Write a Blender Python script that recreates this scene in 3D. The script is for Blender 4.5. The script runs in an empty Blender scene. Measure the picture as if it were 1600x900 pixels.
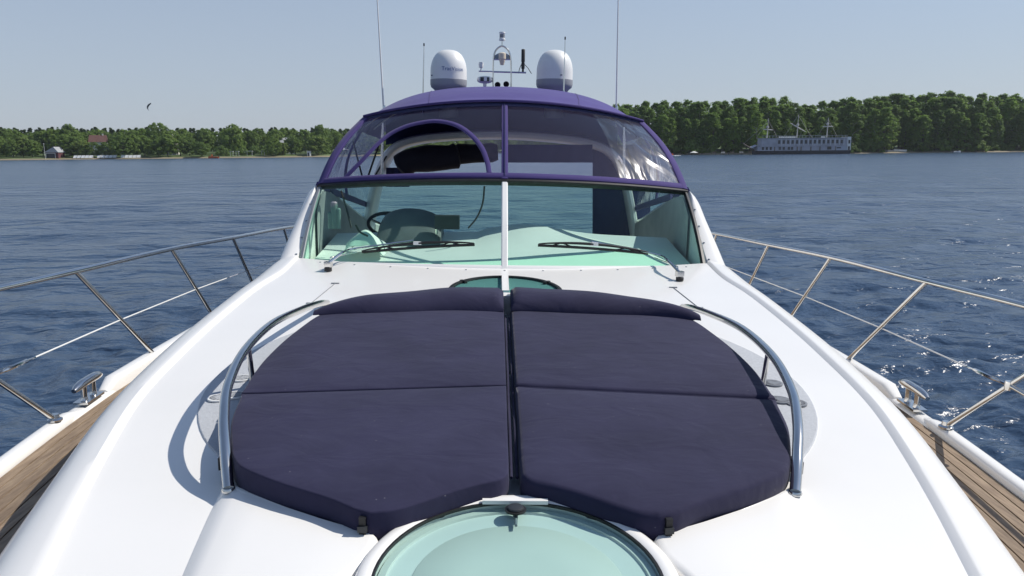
import bpy, bmesh, math, random
import numpy as np
from mathutils import Vector, Matrix
R = math.radians
rnd = random.Random(7)
sc = bpy.context.scene
COL = sc.collection

# ------------------------------------------------------------------ camera
FPX, PITCH, YAW, ROLL, HEEL = 1186.0, R(10.37), math.atan(22 / 1186.0), R(.53), R(1.43)
CAM = Vector((-.065, 0, 3.2))
fw = Vector((math.sin(YAW) * math.cos(PITCH), math.cos(YAW) * math.cos(PITCH), -math.sin(PITCH)))
r0 = fw.cross(Vector((0, 0, 1))).normalized(); u0 = r0.cross(fw)
rt = r0 * math.cos(ROLL) - u0 * math.sin(ROLL); up = u0 * math.cos(ROLL) + r0 * math.sin(ROLL)
cd = bpy.data.cameras.new('camera'); cam = bpy.data.objects.new('camera', cd); COL.objects.link(cam)
cam.matrix_world = Matrix(((rt.x, up.x, -fw.x, CAM.x), (rt.y, up.y, -fw.y, CAM.y), (rt.z, up.z, -fw.z, CAM.z), (0, 0, 0, 1)))
cd.sensor_width = 36; cd.lens = 36 * FPX / 1600; cd.clip_start = .05; cd.clip_end = 12000
sc.camera = cam
# the yacht heels a little: everything on it is built upright and leaned by this
LEAN = Matrix.Translation(CAM) @ Matrix.Rotation(HEEL, 4, 'Y') @ Matrix.Translation(-CAM)
LEAN_I = LEAN.inverted()

# ------------------------------------------------------------------ sky, sun, exposure
SUN = Vector((.67, .15, .72)).normalized()
EL = math.asin(SUN.z); AZ = math.atan2(SUN.x, SUN.y)
w = bpy.data.worlds.new('World'); sc.world = w; w.use_nodes = True
nt = w.node_tree; bg = nt.nodes['Background']
sky = nt.nodes.new('ShaderNodeTexSky'); sky.sky_type = 'NISHITA'; sky.sun_disc = False
sky.sun_elevation = EL; sky.sun_rotation = AZ; sky.air_density = 1.0; sky.dust_density = .25; sky.ozone_density = 2.5
hz = nt.nodes.new('ShaderNodeMix'); hz.data_type = 'RGBA'; hz.inputs['B'].default_value = (3.55, 4.0, 4.85, 1)   # thin summer haze evens the sky out
gc = nt.nodes.new('ShaderNodeTexCoord'); sx_ = nt.nodes.new('ShaderNodeSeparateXYZ'); hr = nt.nodes.new('ShaderNodeMapRange'); hr.interpolation_type = 'SMOOTHSTEP'
hr.inputs['From Min'].default_value = -.02; hr.inputs['From Max'].default_value = .55; hr.inputs['To Min'].default_value = .82; hr.inputs['To Max'].default_value = .12
nt.links.new(gc.outputs['Generated'], sx_.inputs[0]); nt.links.new(sx_.outputs['Z'], hr.inputs[0]); nt.links.new(hr.outputs[0], hz.inputs['Factor'])
nt.links.new(sky.outputs[0], hz.inputs['A']); nt.links.new(hz.outputs['Result'], bg.inputs[0]); bg.inputs[1].default_value = .12
sl = bpy.data.lights.new('sun', 'SUN'); sl.energy = 4.6; sl.angle = R(.53); sl.color = (1, .95, .87)
so = bpy.data.objects.new('sun', sl); COL.objects.link(so); so.location = (30, 20, 40)
so.rotation_euler = SUN.to_track_quat('Z', 'Y').to_euler()
sc.view_settings.view_transform = 'Standard'; sc.view_settings.look = 'None'
sc.view_settings.exposure = 0; sc.view_settings.gamma = 1; sc.view_settings.use_curve_mapping = False
cy = sc.cycles
cy.use_denoising = True; cy.max_bounces = 10; cy.transparent_max_bounces = 24; cy.caustics_reflective = False; cy.caustics_refractive = False
cy.sample_clamp_indirect = 6; cy.sample_clamp_direct = 2.5

# ------------------------------------------------------------------ materials
def mat(name, col, rough=.5, metal=0, var=0, vscale=6, bump=0, bscale=40, coat=0, spec=.5, stretch=(1, 1, 1), detail=4, sheen=0):
    m = bpy.data.materials.new(name); m.use_nodes = True
    n = m.node_tree.nodes; l = m.node_tree.links; p = n['Principled BSDF']
    p.inputs['Base Color'].default_value = (*col, 1); p.inputs['Roughness'].default_value = rough
    p.inputs['Metallic'].default_value = metal; p.inputs['Coat Weight'].default_value = coat
    p.inputs['Specular IOR Level'].default_value = spec; p.inputs['Sheen Weight'].default_value = sheen
    tc = n.new('ShaderNodeTexCoord'); mp = n.new('ShaderNodeMapping'); mp.inputs['Scale'].default_value = stretch
    l.new(tc.outputs['Object'], mp.inputs[0])
    if var:
        t = n.new('ShaderNodeTexNoise'); t.inputs['Scale'].default_value = vscale; t.inputs['Detail'].default_value = detail
        l.new(mp.outputs[0], t.inputs[0])
        r = n.new('ShaderNodeValToRGB'); r.color_ramp.elements[0].position = .3; r.color_ramp.elements[1].position = .7
        r.color_ramp.elements[0].color = (*[c * (1 - var) for c in col], 1); r.color_ramp.elements[1].color = (*[min(1, c * (1 + var)) for c in col], 1)
        l.new(t.outputs[0], r.inputs[0]); l.new(r.outputs[0], p.inputs['Base Color'])
    if bump:
        t = n.new('ShaderNodeTexNoise'); t.inputs['Scale'].default_value = bscale; t.inputs['Detail'].default_value = 3
        l.new(mp.outputs[0], t.inputs[0])
        b = n.new('ShaderNodeBump'); b.inputs['Strength'].default_value = bump; b.inputs['Distance'].default_value = .01
        l.new(t.outputs[0], b.inputs['Height']); l.new(b.outputs[0], p.inputs['Normal'])
    return m

def glassy(name, tint, rough=.02, strength=1.0, haze=0, hazecol=(.6, .6, .7), wrinkle=0, wscale=5):
    """thin clear sheet: tinted see-through plus a mirror coat that follows Fresnel"""
    m = bpy.data.materials.new(name); m.use_nodes = True
    n = m.node_tree.nodes; l = m.node_tree.links; n.remove(n['Principled BSDF']); out = n['Material Output']
    tr = n.new('ShaderNodeBsdfTransparent'); tr.inputs[0].default_value = (*tint, 1)
    gl = n.new('ShaderNodeBsdfGlossy'); gl.inputs['Roughness'].default_value = rough
    ge = n.new('ShaderNodeNewGeometry'); dt = n.new('ShaderNodeVectorMath'); dt.operation = 'DOT_PRODUCT'
    l.new(ge.outputs['Incoming'], dt.inputs[0]); l.new(ge.outputs['Normal'], dt.inputs[1])
    def mth(op, a, b_=None):
        q = n.new('ShaderNodeMath'); q.operation = op
        if hasattr(a, 'is_linked'): l.new(a, q.inputs[0])
        else: q.inputs[0].default_value = a
        if b_ is not None: q.inputs[1].default_value = b_
        return q.outputs[0]
    iv = n.new('ShaderNodeMath'); iv.operation = 'SUBTRACT'; iv.inputs[0].default_value = 1; iv.use_clamp = True
    l.new(mth('ABSOLUTE', dt.outputs['Value']), iv.inputs[1])
    sch = n.new('ShaderNodeMath'); sch.operation = 'MULTIPLY_ADD'; sch.inputs[1].default_value = .96; sch.inputs[2].default_value = .04
    l.new(mth('POWER', iv.outputs[0], 5.0), sch.inputs[0])
    mu = n.new('ShaderNodeMath'); mu.operation = 'MULTIPLY'; mu.inputs[1].default_value = strength; mu.use_clamp = True
    l.new(sch.outputs[0], mu.inputs[0])
    base = tr
    if haze:
        df = n.new('ShaderNodeBsdfDiffuse'); df.inputs[0].default_value = (*hazecol, 1)
        tl = n.new('ShaderNodeBsdfTranslucent'); tl.inputs[0].default_value = (*hazecol, 1)
        ad = n.new('ShaderNodeMixShader'); l.new(df.outputs[0], ad.inputs[1]); l.new(tl.outputs[0], ad.inputs[2])
        hm = n.new('ShaderNodeMixShader'); hm.inputs[0].default_value = haze
        l.new(tr.outputs[0], hm.inputs[1]); l.new(ad.outputs[0], hm.inputs[2]); base = hm
    mx = n.new('ShaderNodeMixShader'); l.new(mu.outputs[0], mx.inputs[0]); l.new(base.outputs[0], mx.inputs[1]); l.new(gl.outputs[0], mx.inputs[2])
    l.new(mx.outputs[0], out.inputs[0])
    if wrinkle:
        tc = n.new('ShaderNodeTexCoord'); mp = n.new('ShaderNodeMapping'); mp.inputs['Scale'].default_value = (1, 1, .35)
        t = n.new('ShaderNodeTexNoise'); t.inputs['Scale'].default_value = wscale; t.inputs['Detail'].default_value = 2.5; t.inputs['Distortion'].default_value = 1.2
        b = n.new('ShaderNodeBump'); b.inputs['Strength'].default_value = wrinkle; b.inputs['Distance'].default_value = .06
        l.new(tc.outputs['Object'], mp.inputs[0]); l.new(mp.outputs[0], t.inputs[0]); l.new(t.outputs[0], b.inputs['Height'])
        l.new(b.outputs[0], gl.inputs['Normal']); l.new(b.outputs[0], dt.inputs[1])
    return m

def leafmat(name, col, hue=.25):
    m = bpy.data.materials.new(name); m.use_nodes = True
    n = m.node_tree.nodes; l = m.node_tree.links; p = n['Principled BSDF']; out = n['Material Output']
    p.inputs['Roughness'].default_value = .6; p.inputs['Specular IOR Level'].default_value = .25
    oi = n.new('ShaderNodeObjectInfo'); ge = n.new('ShaderNodeNewGeometry')
    ad = n.new('ShaderNodeMath'); ad.operation = 'MULTIPLY_ADD'; ad.inputs[1].default_value = .45; 
    mu = n.new('ShaderNodeMath'); mu.operation = 'MULTIPLY'; mu.inputs[1].default_value = .55
    l.new(oi.outputs['Random'], mu.inputs[0]); l.new(ge.outputs['Random Per Island'], ad.inputs[0]); l.new(mu.outputs[0], ad.inputs[2])
    r = n.new('ShaderNodeValToRGB'); a, b = r.color_ramp.elements
    a.color = (col[0] * (1 - hue * 1.1), col[1] * (1 - hue), col[2] * (1 - hue * .6), 1); b.color = (col[0] * (1 + hue * 1.3), col[1] * (1 + hue), col[2] * (1 + hue * .5), 1)
    l.new(ad.outputs[0], r.inputs[0]); l.new(r.outputs[0], p.inputs['Base Color'])
    tl = n.new('ShaderNodeBsdfTranslucent'); l.new(r.outputs[0], tl.inputs[0])
    mx = n.new('ShaderNodeMixShader'); mx.inputs[0].default_value = .55
    l.new(p.outputs[0], mx.inputs[1]); l.new(tl.outputs[0], mx.inputs[2]); l.new(mx.outputs[0], out.inputs[0])
    return m

GEL = mat('white_gelcoat', (.82, .805, .775), .28, var=.025, vscale=1.5, bump=.03, bscale=3, coat=.25)
GELB = mat('cream_gelcoat', (.72, .71, .67), .35, var=.04, vscale=3)
NONSKID = mat('grey_nonskid', (.50, .52, .55), .7, var=.08, vscale=90, bump=.5, bscale=420)
STEEL = mat('stainless_steel', (.66, .65, .63), .13, metal=1, var=.06, vscale=12, bump=.02, bscale=30)
WIRE = mat('coated_wire', (.72, .72, .7), .4)
BLACK = mat('black_rubber', (.012, .012, .013), .5, var=.3, vscale=20)
DARK = mat('dark_plastic', (.025, .028, .032), .45, var=.2, vscale=9)
GREYP = mat('grey_plastic', (.23, .24, .26), .45, var=.1)
WHITEP = mat('white_plastic', (.78, .78, .76), .35, var=.03)
CREAMC = mat('white_cloth', (.75, .76, .72), .9, bump=.4, bscale=25)
BLUEP = mat('blue_print', (.03, .10, .30), .5)
GREENP = mat('green_print', (.03, .28, .25), .5)
STITCH = mat('stitch_thread', (.24, .23, .26), .8)
GLASS = glassy('green_tinted_glass', (.81, .967, .90), .01, .4)
HGLASS = glassy('hatch_glass', (.73, .885, .86), .03, 1.0)
SGLASS = glassy('skylight_glass', (.42, .68, .66), .02, 1)
VINYL = glassy('clear_vinyl', (.90, .88, .94), .06, .9, haze=.08, hazecol=(.42, .37, .62), wrinkle=.12, wscale=3)
VINYLW = glassy('wrinkled_vinyl', (.90, .88, .94), .17, 1.8, haze=.06, hazecol=(.6, .58, .72), wrinkle=.7, wscale=2.6)
VINYLS = glassy('side_vinyl', (.86, .86, .92), .05, .9, haze=.12, hazecol=(.6, .62, .75), wrinkle=.15, wscale=3)

def fabric(name, col, wr, wscale, weave=700, var=.16):
    m = bpy.data.materials.new(name); m.use_nodes = True
    n = m.node_tree.nodes; l = m.node_tree.links; p = n['Principled BSDF']
    p.inputs['Roughness'].default_value = .85; p.inputs['Specular IOR Level'].default_value = .25
    p.inputs['Sheen Weight'].default_value = .12; p.inputs['Sheen Roughness'].default_value = .4
    tc = n.new('ShaderNodeTexCoord')
    a = n.new('ShaderNodeTexNoise'); a.inputs['Scale'].default_value = 3.2; a.inputs['Detail'].default_value = 6; a.inputs['Roughness'].default_value = .65
    l.new(tc.outputs['Object'], a.inputs[0])
    r = n.new('ShaderNodeValToRGB'); r.color_ramp.elements[0].position = .32; r.color_ramp.elements[1].position = .72
    r.color_ramp.elements[0].color = (*[c * (1 - var) for c in col], 1); r.color_ramp.elements[1].color = (*[c * (1 + var) + .004 for c in col], 1)
    l.new(a.outputs[0], r.inputs[0])
    # pale dust specks
    v = n.new('ShaderNodeTexVoronoi'); v.inputs['Scale'].default_value = 16; l.new(tc.outputs['Object'], v.inputs[0])
    lt = n.new('ShaderNodeMath'); lt.operation = 'LESS_THAN'; lt.inputs[1].default_value = .035; l.new(v.outputs['Distance'], lt.inputs[0])
    mx = n.new('ShaderNodeMix'); mx.data_type = 'RGBA'; mx.inputs['B'].default_value = (.22, .21, .24, 1)
    hf = n.new('ShaderNodeMath'); hf.operation = 'MULTIPLY'; hf.inputs[1].default_value = .5; l.new(lt.outputs[0], hf.inputs[0])
    l.new(hf.outputs[0], mx.inputs['Factor']); l.new(r.outputs[0], mx.inputs['A']); l.new(mx.outputs['Result'], p.inputs['Base Color'])
    mp = n.new('ShaderNodeMapping'); mp.inputs['Scale'].default_value = (1, 1.5, 1); l.new(tc.outputs['Object'], mp.inputs[0])
    b1 = n.new('ShaderNodeTexNoise'); b1.inputs['Scale'].default_value = wscale; b1.inputs['Detail'].default_value = 3; b1.inputs['Distortion'].default_value = .6
    l.new(mp.outputs[0], b1.inputs[0])
    k = n.new('ShaderNodeBump'); k.inputs['Strength'].default_value = wr; k.inputs['Distance'].default_value = .02; l.new(b1.outputs[0], k.inputs['Height'])
    b2 = n.new('ShaderNodeTexNoise'); b2.inputs['Scale'].default_value = weave; l.new(tc.outputs['Object'], b2.inputs[0])
    k2 = n.new('ShaderNodeBump'); k2.inputs['Strength'].default_value = .25; k2.inputs['Distance'].default_value = .002; l.new(b2.outputs[0], k2.inputs['Height']); l.new(k.outputs[0], k2.inputs['Normal'])
    l.new(k2.outputs[0], p.inputs['Normal'])
    return m
NAVY = fabric('navy_fabric', (.020, .019, .051), .45, 5)
PURPLE = fabric('purple_canvas', (.080, .064, .225), .3, 2.2, var=.08)
HEM = fabric('purple_hem', (.060, .043, .165), .12, 3, var=.06)
PURPLE_D = fabric('dark_blue_canvas', (.035, .04, .11), .2, 3, var=.1)
BLACKC = fabric('black_canvas', (.016, .015, .026), .5, 6)

def teakmat():
    m = bpy.data.materials.new('teak'); m.use_nodes = True
    n = m.node_tree.nodes; l = m.node_tree.links; p = n['Principled BSDF']; p.inputs['Roughness'].default_value = .75
    tc = n.new('ShaderNodeTexCoord'); mp = n.new('ShaderNodeMapping'); mp.inputs['Scale'].default_value = (34, 3.0, 34)
    t = n.new('ShaderNodeTexNoise'); t.inputs['Scale'].default_value = 2.2; t.inputs['Detail'].default_value = 8; t.inputs['Roughness'].default_value = .65
    l.new(tc.outputs['Object'], mp.inputs[0]); l.new(mp.outputs[0], t.inputs[0])
    r = n.new('ShaderNodeValToRGB'); e = r.color_ramp.elements
    e[0].position = .3; e[0].color = (.135, .092, .060, 1); e[1].position = .72; e[1].color = (.33, .245, .165, 1)
    l.new(t.outputs[0], r.inputs[0])
    oi = n.new('ShaderNodeObjectInfo'); h = n.new('ShaderNodeHueSaturation')
    mr = n.new('ShaderNodeMapRange'); mr.inputs['To Min'].default_value = .8; mr.inputs['To Max'].default_value = 1.15
    l.new(oi.outputs['Random'], mr.inputs[0]); l.new(mr.outputs[0], h.inputs['Value']); l.new(r.outputs[0], h.inputs['Color']); l.new(h.outputs[0], p.inputs['Base Color'])
    b = n.new('ShaderNodeBump'); b.inputs['Strength'].default_value = .3; b.inputs['Distance'].default_value = .004; l.new(t.outputs[0], b.inputs['Height']); l.new(b.outputs[0], p.inputs['Normal'])
    return m
TEAK = teakmat()

# ------------------------------------------------------------------ mesh helpers
class MB:
    def __init__(s): s.v = []; s.f = []
    def add(s, vs, fs):
        o = len(s.v); s.v += [tuple(v) for v in vs]; s.f += [tuple(i + o for i in f) for f in fs]; return s
    def box(s, c, d, rot=None):
        vs = [Vector(((i & 1) - .5, ((i >> 1) & 1) - .5, (i >> 2) - .5)) for i in range(8)]
        vs = [Vector((v.x * d[0], v.y * d[1], v.z * d[2])) for v in vs]
        if rot is not None: vs = [rot @ v for v in vs]
        return s.add([v + Vector(c) for v in vs], [(0, 2, 3, 1), (4, 5, 7, 6), (0, 1, 5, 4), (2, 6, 7, 3), (0, 4, 6, 2), (1, 3, 7, 5)])
    def tube(s, pts, r, n=10, cap=True):
        pts = [Vector(p) for p in pts]; rr = r if isinstance(r, (list, tuple)) else [r] * len(pts)
        vs = []; fs = []; ref = None
        for i, p in enumerate(pts):
            t = (pts[min(i + 1, len(pts) - 1)] - pts[max(i - 1, 0)]).normalized()
            if ref is None: ref = Vector((0, 0, 1)) if abs(t.z) < .9 else Vector((1, 0, 0))
            a = (ref - t * ref.dot(t)).normalized(); ref = a; b = t.cross(a)
            for k in range(n):
                an = 2 * math.pi * k / n; vs.append(p + (a * math.cos(an) + b * math.sin(an)) * rr[i])
        for i in range(len(pts) - 1):
            for k in range(n): fs.append((i * n + k, i * n + (k + 1) % n, (i + 1) * n + (k + 1) % n, (i + 1) * n + k))
        if cap: fs.append(tuple(range(n))[::-1]); fs.append(tuple((len(pts) - 1) * n + k for k in range(n)))
        return s.add(vs, fs)
    def lathe(s, prof, c, n=32, closed=False, caps=True):
        vs = []; fs = []; c = Vector(c)
        for r, z in prof:
            for k in range(n): vs.append(c + Vector((r * math.cos(2 * math.pi * k / n), r * math.sin(2 * math.pi * k / n), z)))
        m = len(prof)
        for i in range(m if closed else m - 1):
            j = (i + 1) % m
            for k in range(n): fs.append((i * n + k, i * n + (k + 1) % n, j * n + (k + 1) % n, j * n + k))
        if not closed and caps:
            if prof[0][0] > 1e-4: fs.append(tuple(range(n))[::-1])
            if prof[-1][0] > 1e-4: fs.append(tuple((m - 1) * n + k for k in range(n)))
        return s.add(vs, fs)
    def loft(s, secs, closed=False, caps=False):
        m = len(secs[0]); vs = [p for q in secs for p in q]; fs = []
        for i in range(len(secs) - 1):
            for k in range(m if closed else m - 1):
                fs.append((i * m + k, i * m + (k + 1) % m, (i + 1) * m + (k + 1) % m, (i + 1) * m + k))
        if caps: fs.append(tuple(range(m))[::-1]); fs.append(tuple((len(secs) - 1) * m + k for k in range(m)))
        return s.add(vs, fs)
    def shell(s, grid, th):
        """grid[i][j] of points -> closed sheet of thickness th along its normals"""
        ni = len(grid); nj = len(grid[0]); g = [[Vector(p) for p in row] for row in grid]
        off = []
        for i in range(ni):
            row = []
            for j in range(nj):
                a = g[min(i + 1, ni - 1)][j] - g[max(i - 1, 0)][j]; b = g[i][min(j + 1, nj - 1)] - g[i][max(j - 1, 0)]
                nn = a.cross(b); nn = nn.normalized() if nn.length > 1e-9 else Vector((0, 0, 1)); row.append(g[i][j] - nn * th)
            off.append(row)
        vs = [p for r_ in g for p in r_] + [p for r_ in off for p in r_]; N = ni * nj; fs = []
        for i in range(ni - 1):
            for j in range(nj - 1):
                q = (i * nj + j, i * nj + j + 1, (i + 1) * nj + j + 1, (i + 1) * nj + j)
                fs.append(q); fs.append(tuple(x + N for x in q[::-1]))
        edge = [(0, j) for j in range(nj)] + [(i, nj - 1) for i in range(1, ni)] + [(ni - 1, j) for j in range(nj - 2, -1, -1)] + [(i, 0) for i in range(ni - 2, 0, -1)]
        for k in range(len(edge)):
            a = edge[k][0] * nj + edge[k][1]; e2 = edge[(k + 1) % len(edge)]; b = e2[0] * nj + e2[1]
            fs.append((a, a + N, b + N, b))
        return s.add(vs, fs)
    def build(s, name, m, parent=None, smooth=True, sharp=40):
        me = bpy.data.meshes.new(name); me.from_pydata(s.v, [], s.f)
        bm = bmesh.new(); bm.from_mesh(me); bmesh.ops.recalc_face_normals(bm, faces=bm.faces[:]); bm.to_mesh(me); bm.free()
        me.materials.append(m)
        if smooth:
            me.polygons.foreach_set('use_smooth', [True] * len(me.polygons))
            me.set_sharp_from_angle(angle=R(sharp))
        o = bpy.data.objects.new(name, me); COL.objects.link(o)
        if parent is not None: o.parent = parent
        return o

def spline(pts, n):
    """Catmull-Rom through pts, n samples per span"""
    P = [Vector(p) for p in pts]; out = []
    for i in range(len(P) - 1):
        a = P[i - 1] if i else P[0] * 2 - P[1]; b, c = P[i], P[i + 1]; d = P[i + 2] if i + 2 < len(P) else P[-1] * 2 - P[-2]
        for k in range(n):
            t = k / n
            out.append(.5 * ((2 * b) + (c - a) * t + (2 * a - 5 * b + 4 * c - d) * t * t + (3 * b - a - 3 * c + d) * t ** 3))
    out.append(P[-1]); return out
def smooth_interp(xs, ys):
    xs = np.array(xs, float); ys = np.array(ys, float); m = np.gradient(ys, xs)
    def f(x):
        i = int(np.clip(np.searchsorted(xs, x) - 1, 0, len(xs) - 2)); h = xs[i + 1] - xs[i]; t = (min(max(x, xs[0]), xs[-1]) - xs[i]) / h
        return float((2 * t ** 3 - 3 * t * t + 1) * ys[i] + (t ** 3 - 2 * t * t + t) * h * m[i] + (-2 * t ** 3 + 3 * t * t) * ys[i + 1] + (t ** 3 - t * t) * h * m[i + 1])
    return f
def ray(px, py):
    return LEAN_I.to_3x3() @ (fw * FPX + rt * (px - 800) - up * (py - 450))
def P(x, y, h): return Vector((x, y, CAM.z - h))     # yacht point: h metres below eye level
def at(px, py, Y=None, h=None):
    d = ray(px, py); t = Y / d.y if Y is not None else -h / d.z
    return CAM + d * t
def tag(o, label=None, cat=None, group=None, kind=None):
    for k, v in (('label', label), ('category', cat), ('group', group), ('kind', kind)):
        if v: o[k] = v
    return o
def empty(name, loc=(0, 0, 0), parent=None):
    o = bpy.data.objects.new(name, None); COL.objects.link(o); o.location = loc; o.empty_display_size = .1
    if parent is not None: o.parent = parent
    return o

# ------------------------------------------------------------------ water
def make_water():
    rs = [.4, 1.2, 2.0]
    for d in np.linspace(52, 1.0, 470): rs.append(3.2 / math.tan(R(d)))
    rs += [3.2 / math.tan(R(d)) for d in np.linspace(.97, .3, 24)] + [800, 1100, 1600, 2500, 4000, 7000]
    rs = np.array(sorted(rs))
    fa = np.linspace(-52, 52, 640); ba = np.linspace(52, 308, 42)[1:-1]
    an = np.radians(np.concatenate([fa, ba])); na = len(an)
    rr, aa = np.meshgrid(rs, an, indexing='ij')
    x = rr * np.sin(aa); y = rr * np.cos(aa)
    dr = np.gradient(rs)[:, None]
    dt = np.gradient(an)[None, :] * rr
    z = np.zeros_like(x); g = np.random.default_rng(3)
    N = 150
    lam = np.exp(g.uniform(math.log(.2), math.log(2.6), N)); th = g.normal(R(205), R(42), N); ph = g.uniform(0, 6.28, N)
    gust = .75 + .35 * np.sin(x * .05 + 1.3 * np.sin(y * .031)) * np.sin(y * .043 + 1.1)
    for L, t, p in zip(lam, th, ph):
        k = 2 * math.pi / L; a = .0066 * L ** .8 * (1 if L < .9 else .6)
        att = np.clip(1.6 - 4.2 * np.maximum(dr, np.abs(dt)) / L, 0, 1)
        s = np.sin(k * (x * math.sin(t) + y * math.cos(t)) + p + .35 * np.sin(.37 * x - .29 * y + p))
        z += a * att * (s + .22 * (s * s - .5))
    z *= gust
    # longer wind waves, each where the sheet is fine enough to carry them
    L = 2.2
    while L < 9:
        q = dr / L; wgt = np.clip((q - .10) / .10, 0, 1) * np.clip(((.55 if L < 6 else 1.6) - q) / .15, 0, 1) * np.clip(48 / np.maximum(rr, 1), .22, 1)
        for _ in range(14):
            t = g.normal(R(188), R(34)); lam_ = L * g.uniform(.8, 1.25); k = 2 * math.pi / lam_
            z += wgt * (.05 * lam_ / (2 * math.pi) / math.sqrt(7)) * np.sin(k * (x * math.sin(t) + y * math.cos(t)) + g.uniform(0, 6.28) + .5 * np.sin(.21 * k * x + g.uniform(0, 6)))
        L *= 1.45
    z[rr < 2.2] -= .05
    v = np.stack([x, y, z], -1).reshape(-1, 3)
    m = len(rs); i = np.arange(m - 1)[:, None] * na; j = np.arange(na)[None, :]; j2 = (j + 1) % na
    q = np.stack([i + j, i + j2, i + na + j2, i + na + j], -1).reshape(-1, 4)
    me = bpy.data.meshes.new('water'); me.from_pydata(v.tolist(), [], q[:, ::-1].tolist()); me.polygons.foreach_set('use_smooth', [True] * len(me.polygons))
    M = bpy.data.materials.new('lake_water'); M.use_nodes = True
    n = M.node_tree.nodes; l = M.node_tree.links; p = n['Principled BSDF']
    p.inputs['Base Color'].default_value = (.038, .068, .120, 1); p.inputs['Roughness'].default_value = .21; p.inputs['IOR'].default_value = 1.333
    tc = n.new('ShaderNodeTexCoord')
    prev = None
    for scale, dist, st in ((.06, 1.6, (.5, 1.3, 1)), (.2, 1.0, (.55, 1.25, 1)), (.55, .55, (.8, 1.3, 1)), (1.6, .20, (.9, 1.4, 1)), (4.0, .055, (1, 1.4, 1)), (10, .014, (1, 1.3, 1))):
        mp = n.new('ShaderNodeMapping'); mp.inputs['Scale'].default_value = st; mp.inputs['Rotation'].default_value = (0, 0, R(-6)); l.new(tc.outputs['Object'], mp.inputs[0])
        t = n.new('ShaderNodeTexNoise'); t.inputs['Scale'].default_value = scale; t.inputs['Detail'].default_value = 3; t.inputs['Distortion'].default_value = .4; l.new(mp.outputs[0], t.inputs[0])
        b = n.new('ShaderNodeBump'); b.inputs['Strength'].default_value = .75; b.inputs['Distance'].default_value = dist; l.new(t.outputs[0], b.inputs['Height'])
        if prev: l.new(prev.outputs[0], b.inputs['Normal'])
        prev = b
    l.new(prev.outputs[0], p.inputs['Normal'])
    me.materials.append(M); o = bpy.data.objects.new('water', me); COL.objects.link(o); tag(o, kind='structure')
make_water()

# ------------------------------------------------------------------ ground: lake bed and both banks as one sheet
SHX = [-3000, -700, -270, -150, -92, -62, -20, 20, 44, 60, 120, 222, 300, 700, 3000]
SHY = [300, 372, 392, 400, 408, 470, 640, 640, 430, 342, 331, 328, 320, 250, 100]
def shore(x): return float(np.interp(x, SHX, SHY)) + 2.5 * math.sin(x * .11) + 1.5 * math.sin(x * .31 + 1)
def gz(x, y):
    d = y - shore(x)
    if d < -6: return -2.5
    if d < 0: return -2.5 + (d + 6) / 6 * 2.6
    if d < 6: return .1 + d / 6 * .9
    rise = .03 if x < 0 else .055
    return 1.0 + min(d - 6, 160) * rise
def make_ground():
    xs = list(np.arange(-420, 421, 6.0)); xs = [-9000, -5000, -3000, -1800, -1100, -700, -520] + xs + [520, 700, 1100, 1800, 3000, 5000, 9000]
    ds = [-6000, -2500, -900, -400, -100, -20, -6, -4, -2, -.8, 0, .8, 2, 4, 6, 10, 16, 25, 40, 60, 90, 130, 180, 300, 700, 2000, 6000]
    vs = []; fs = []
    for x in xs:
        s_ = shore(max(-3000, min(3000, x)))
        for d in ds: vs.append((x, s_ + d, gz(max(-3000, min(3000, x)), s_ + d) if abs(x) <= 3000 else gz(math.copysign(3000, x), s_ + d)))
    n = len(ds)
    for i in range(len(xs) - 1):
        for j in range(n - 1): fs.append((i * n + j, (i + 1) * n + j, (i + 1) * n + j + 1, i * n + j + 1))
    b = MB().add(vs, fs)
    G = mat('bank_grass', (.085, .13, .035), .9, var=.5, vscale=.12, bump=.6, bscale=.8)
    nn = G.node_tree.nodes; l = G.node_tree.links; p = nn['Principled BSDF']
    src = p.inputs['Base Color'].links[0].from_socket
    ge = nn.new('ShaderNodeNewGeometry'); sp = nn.new('ShaderNodeSeparateXYZ'); l.new(ge.outputs['Position'], sp.inputs[0])
    mr = nn.new('ShaderNodeMapRange'); mr.inputs['From Min'].default_value = .35; mr.inputs['From Max'].default_value = .95; l.new(sp.outputs['Z'], mr.inputs[0])
    mx = nn.new('ShaderNodeMix'); mx.data_type = 'RGBA'; mx.inputs['A'].default_value = (.24, .20, .13, 1); l.new(mr.outputs[0], mx.inputs['Factor']); l.new(src, mx.inputs['B']); mb = nn.new('ShaderNodeMapRange'); mb.inputs['From Min'].default_value = -.9; mb.inputs['From Max'].default_value = .05; l.new(sp.outputs['Z'], mb.inputs[0])
    m2 = nn.new('ShaderNodeMix'); m2.data_type = 'RGBA'; m2.inputs['A'].default_value = (.012, .022, .030, 1); l.new(mb.outputs[0], m2.inputs['Factor']); l.new(mx.outputs['Result'], m2.inputs['B']); l.new(m2.outputs['Result'], p.inputs['Base Color'])   # lake bed coloured dark to keep brown out of the water's reflections
    tag(b.build('ground', G), kind='structure')
make_ground()

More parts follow.
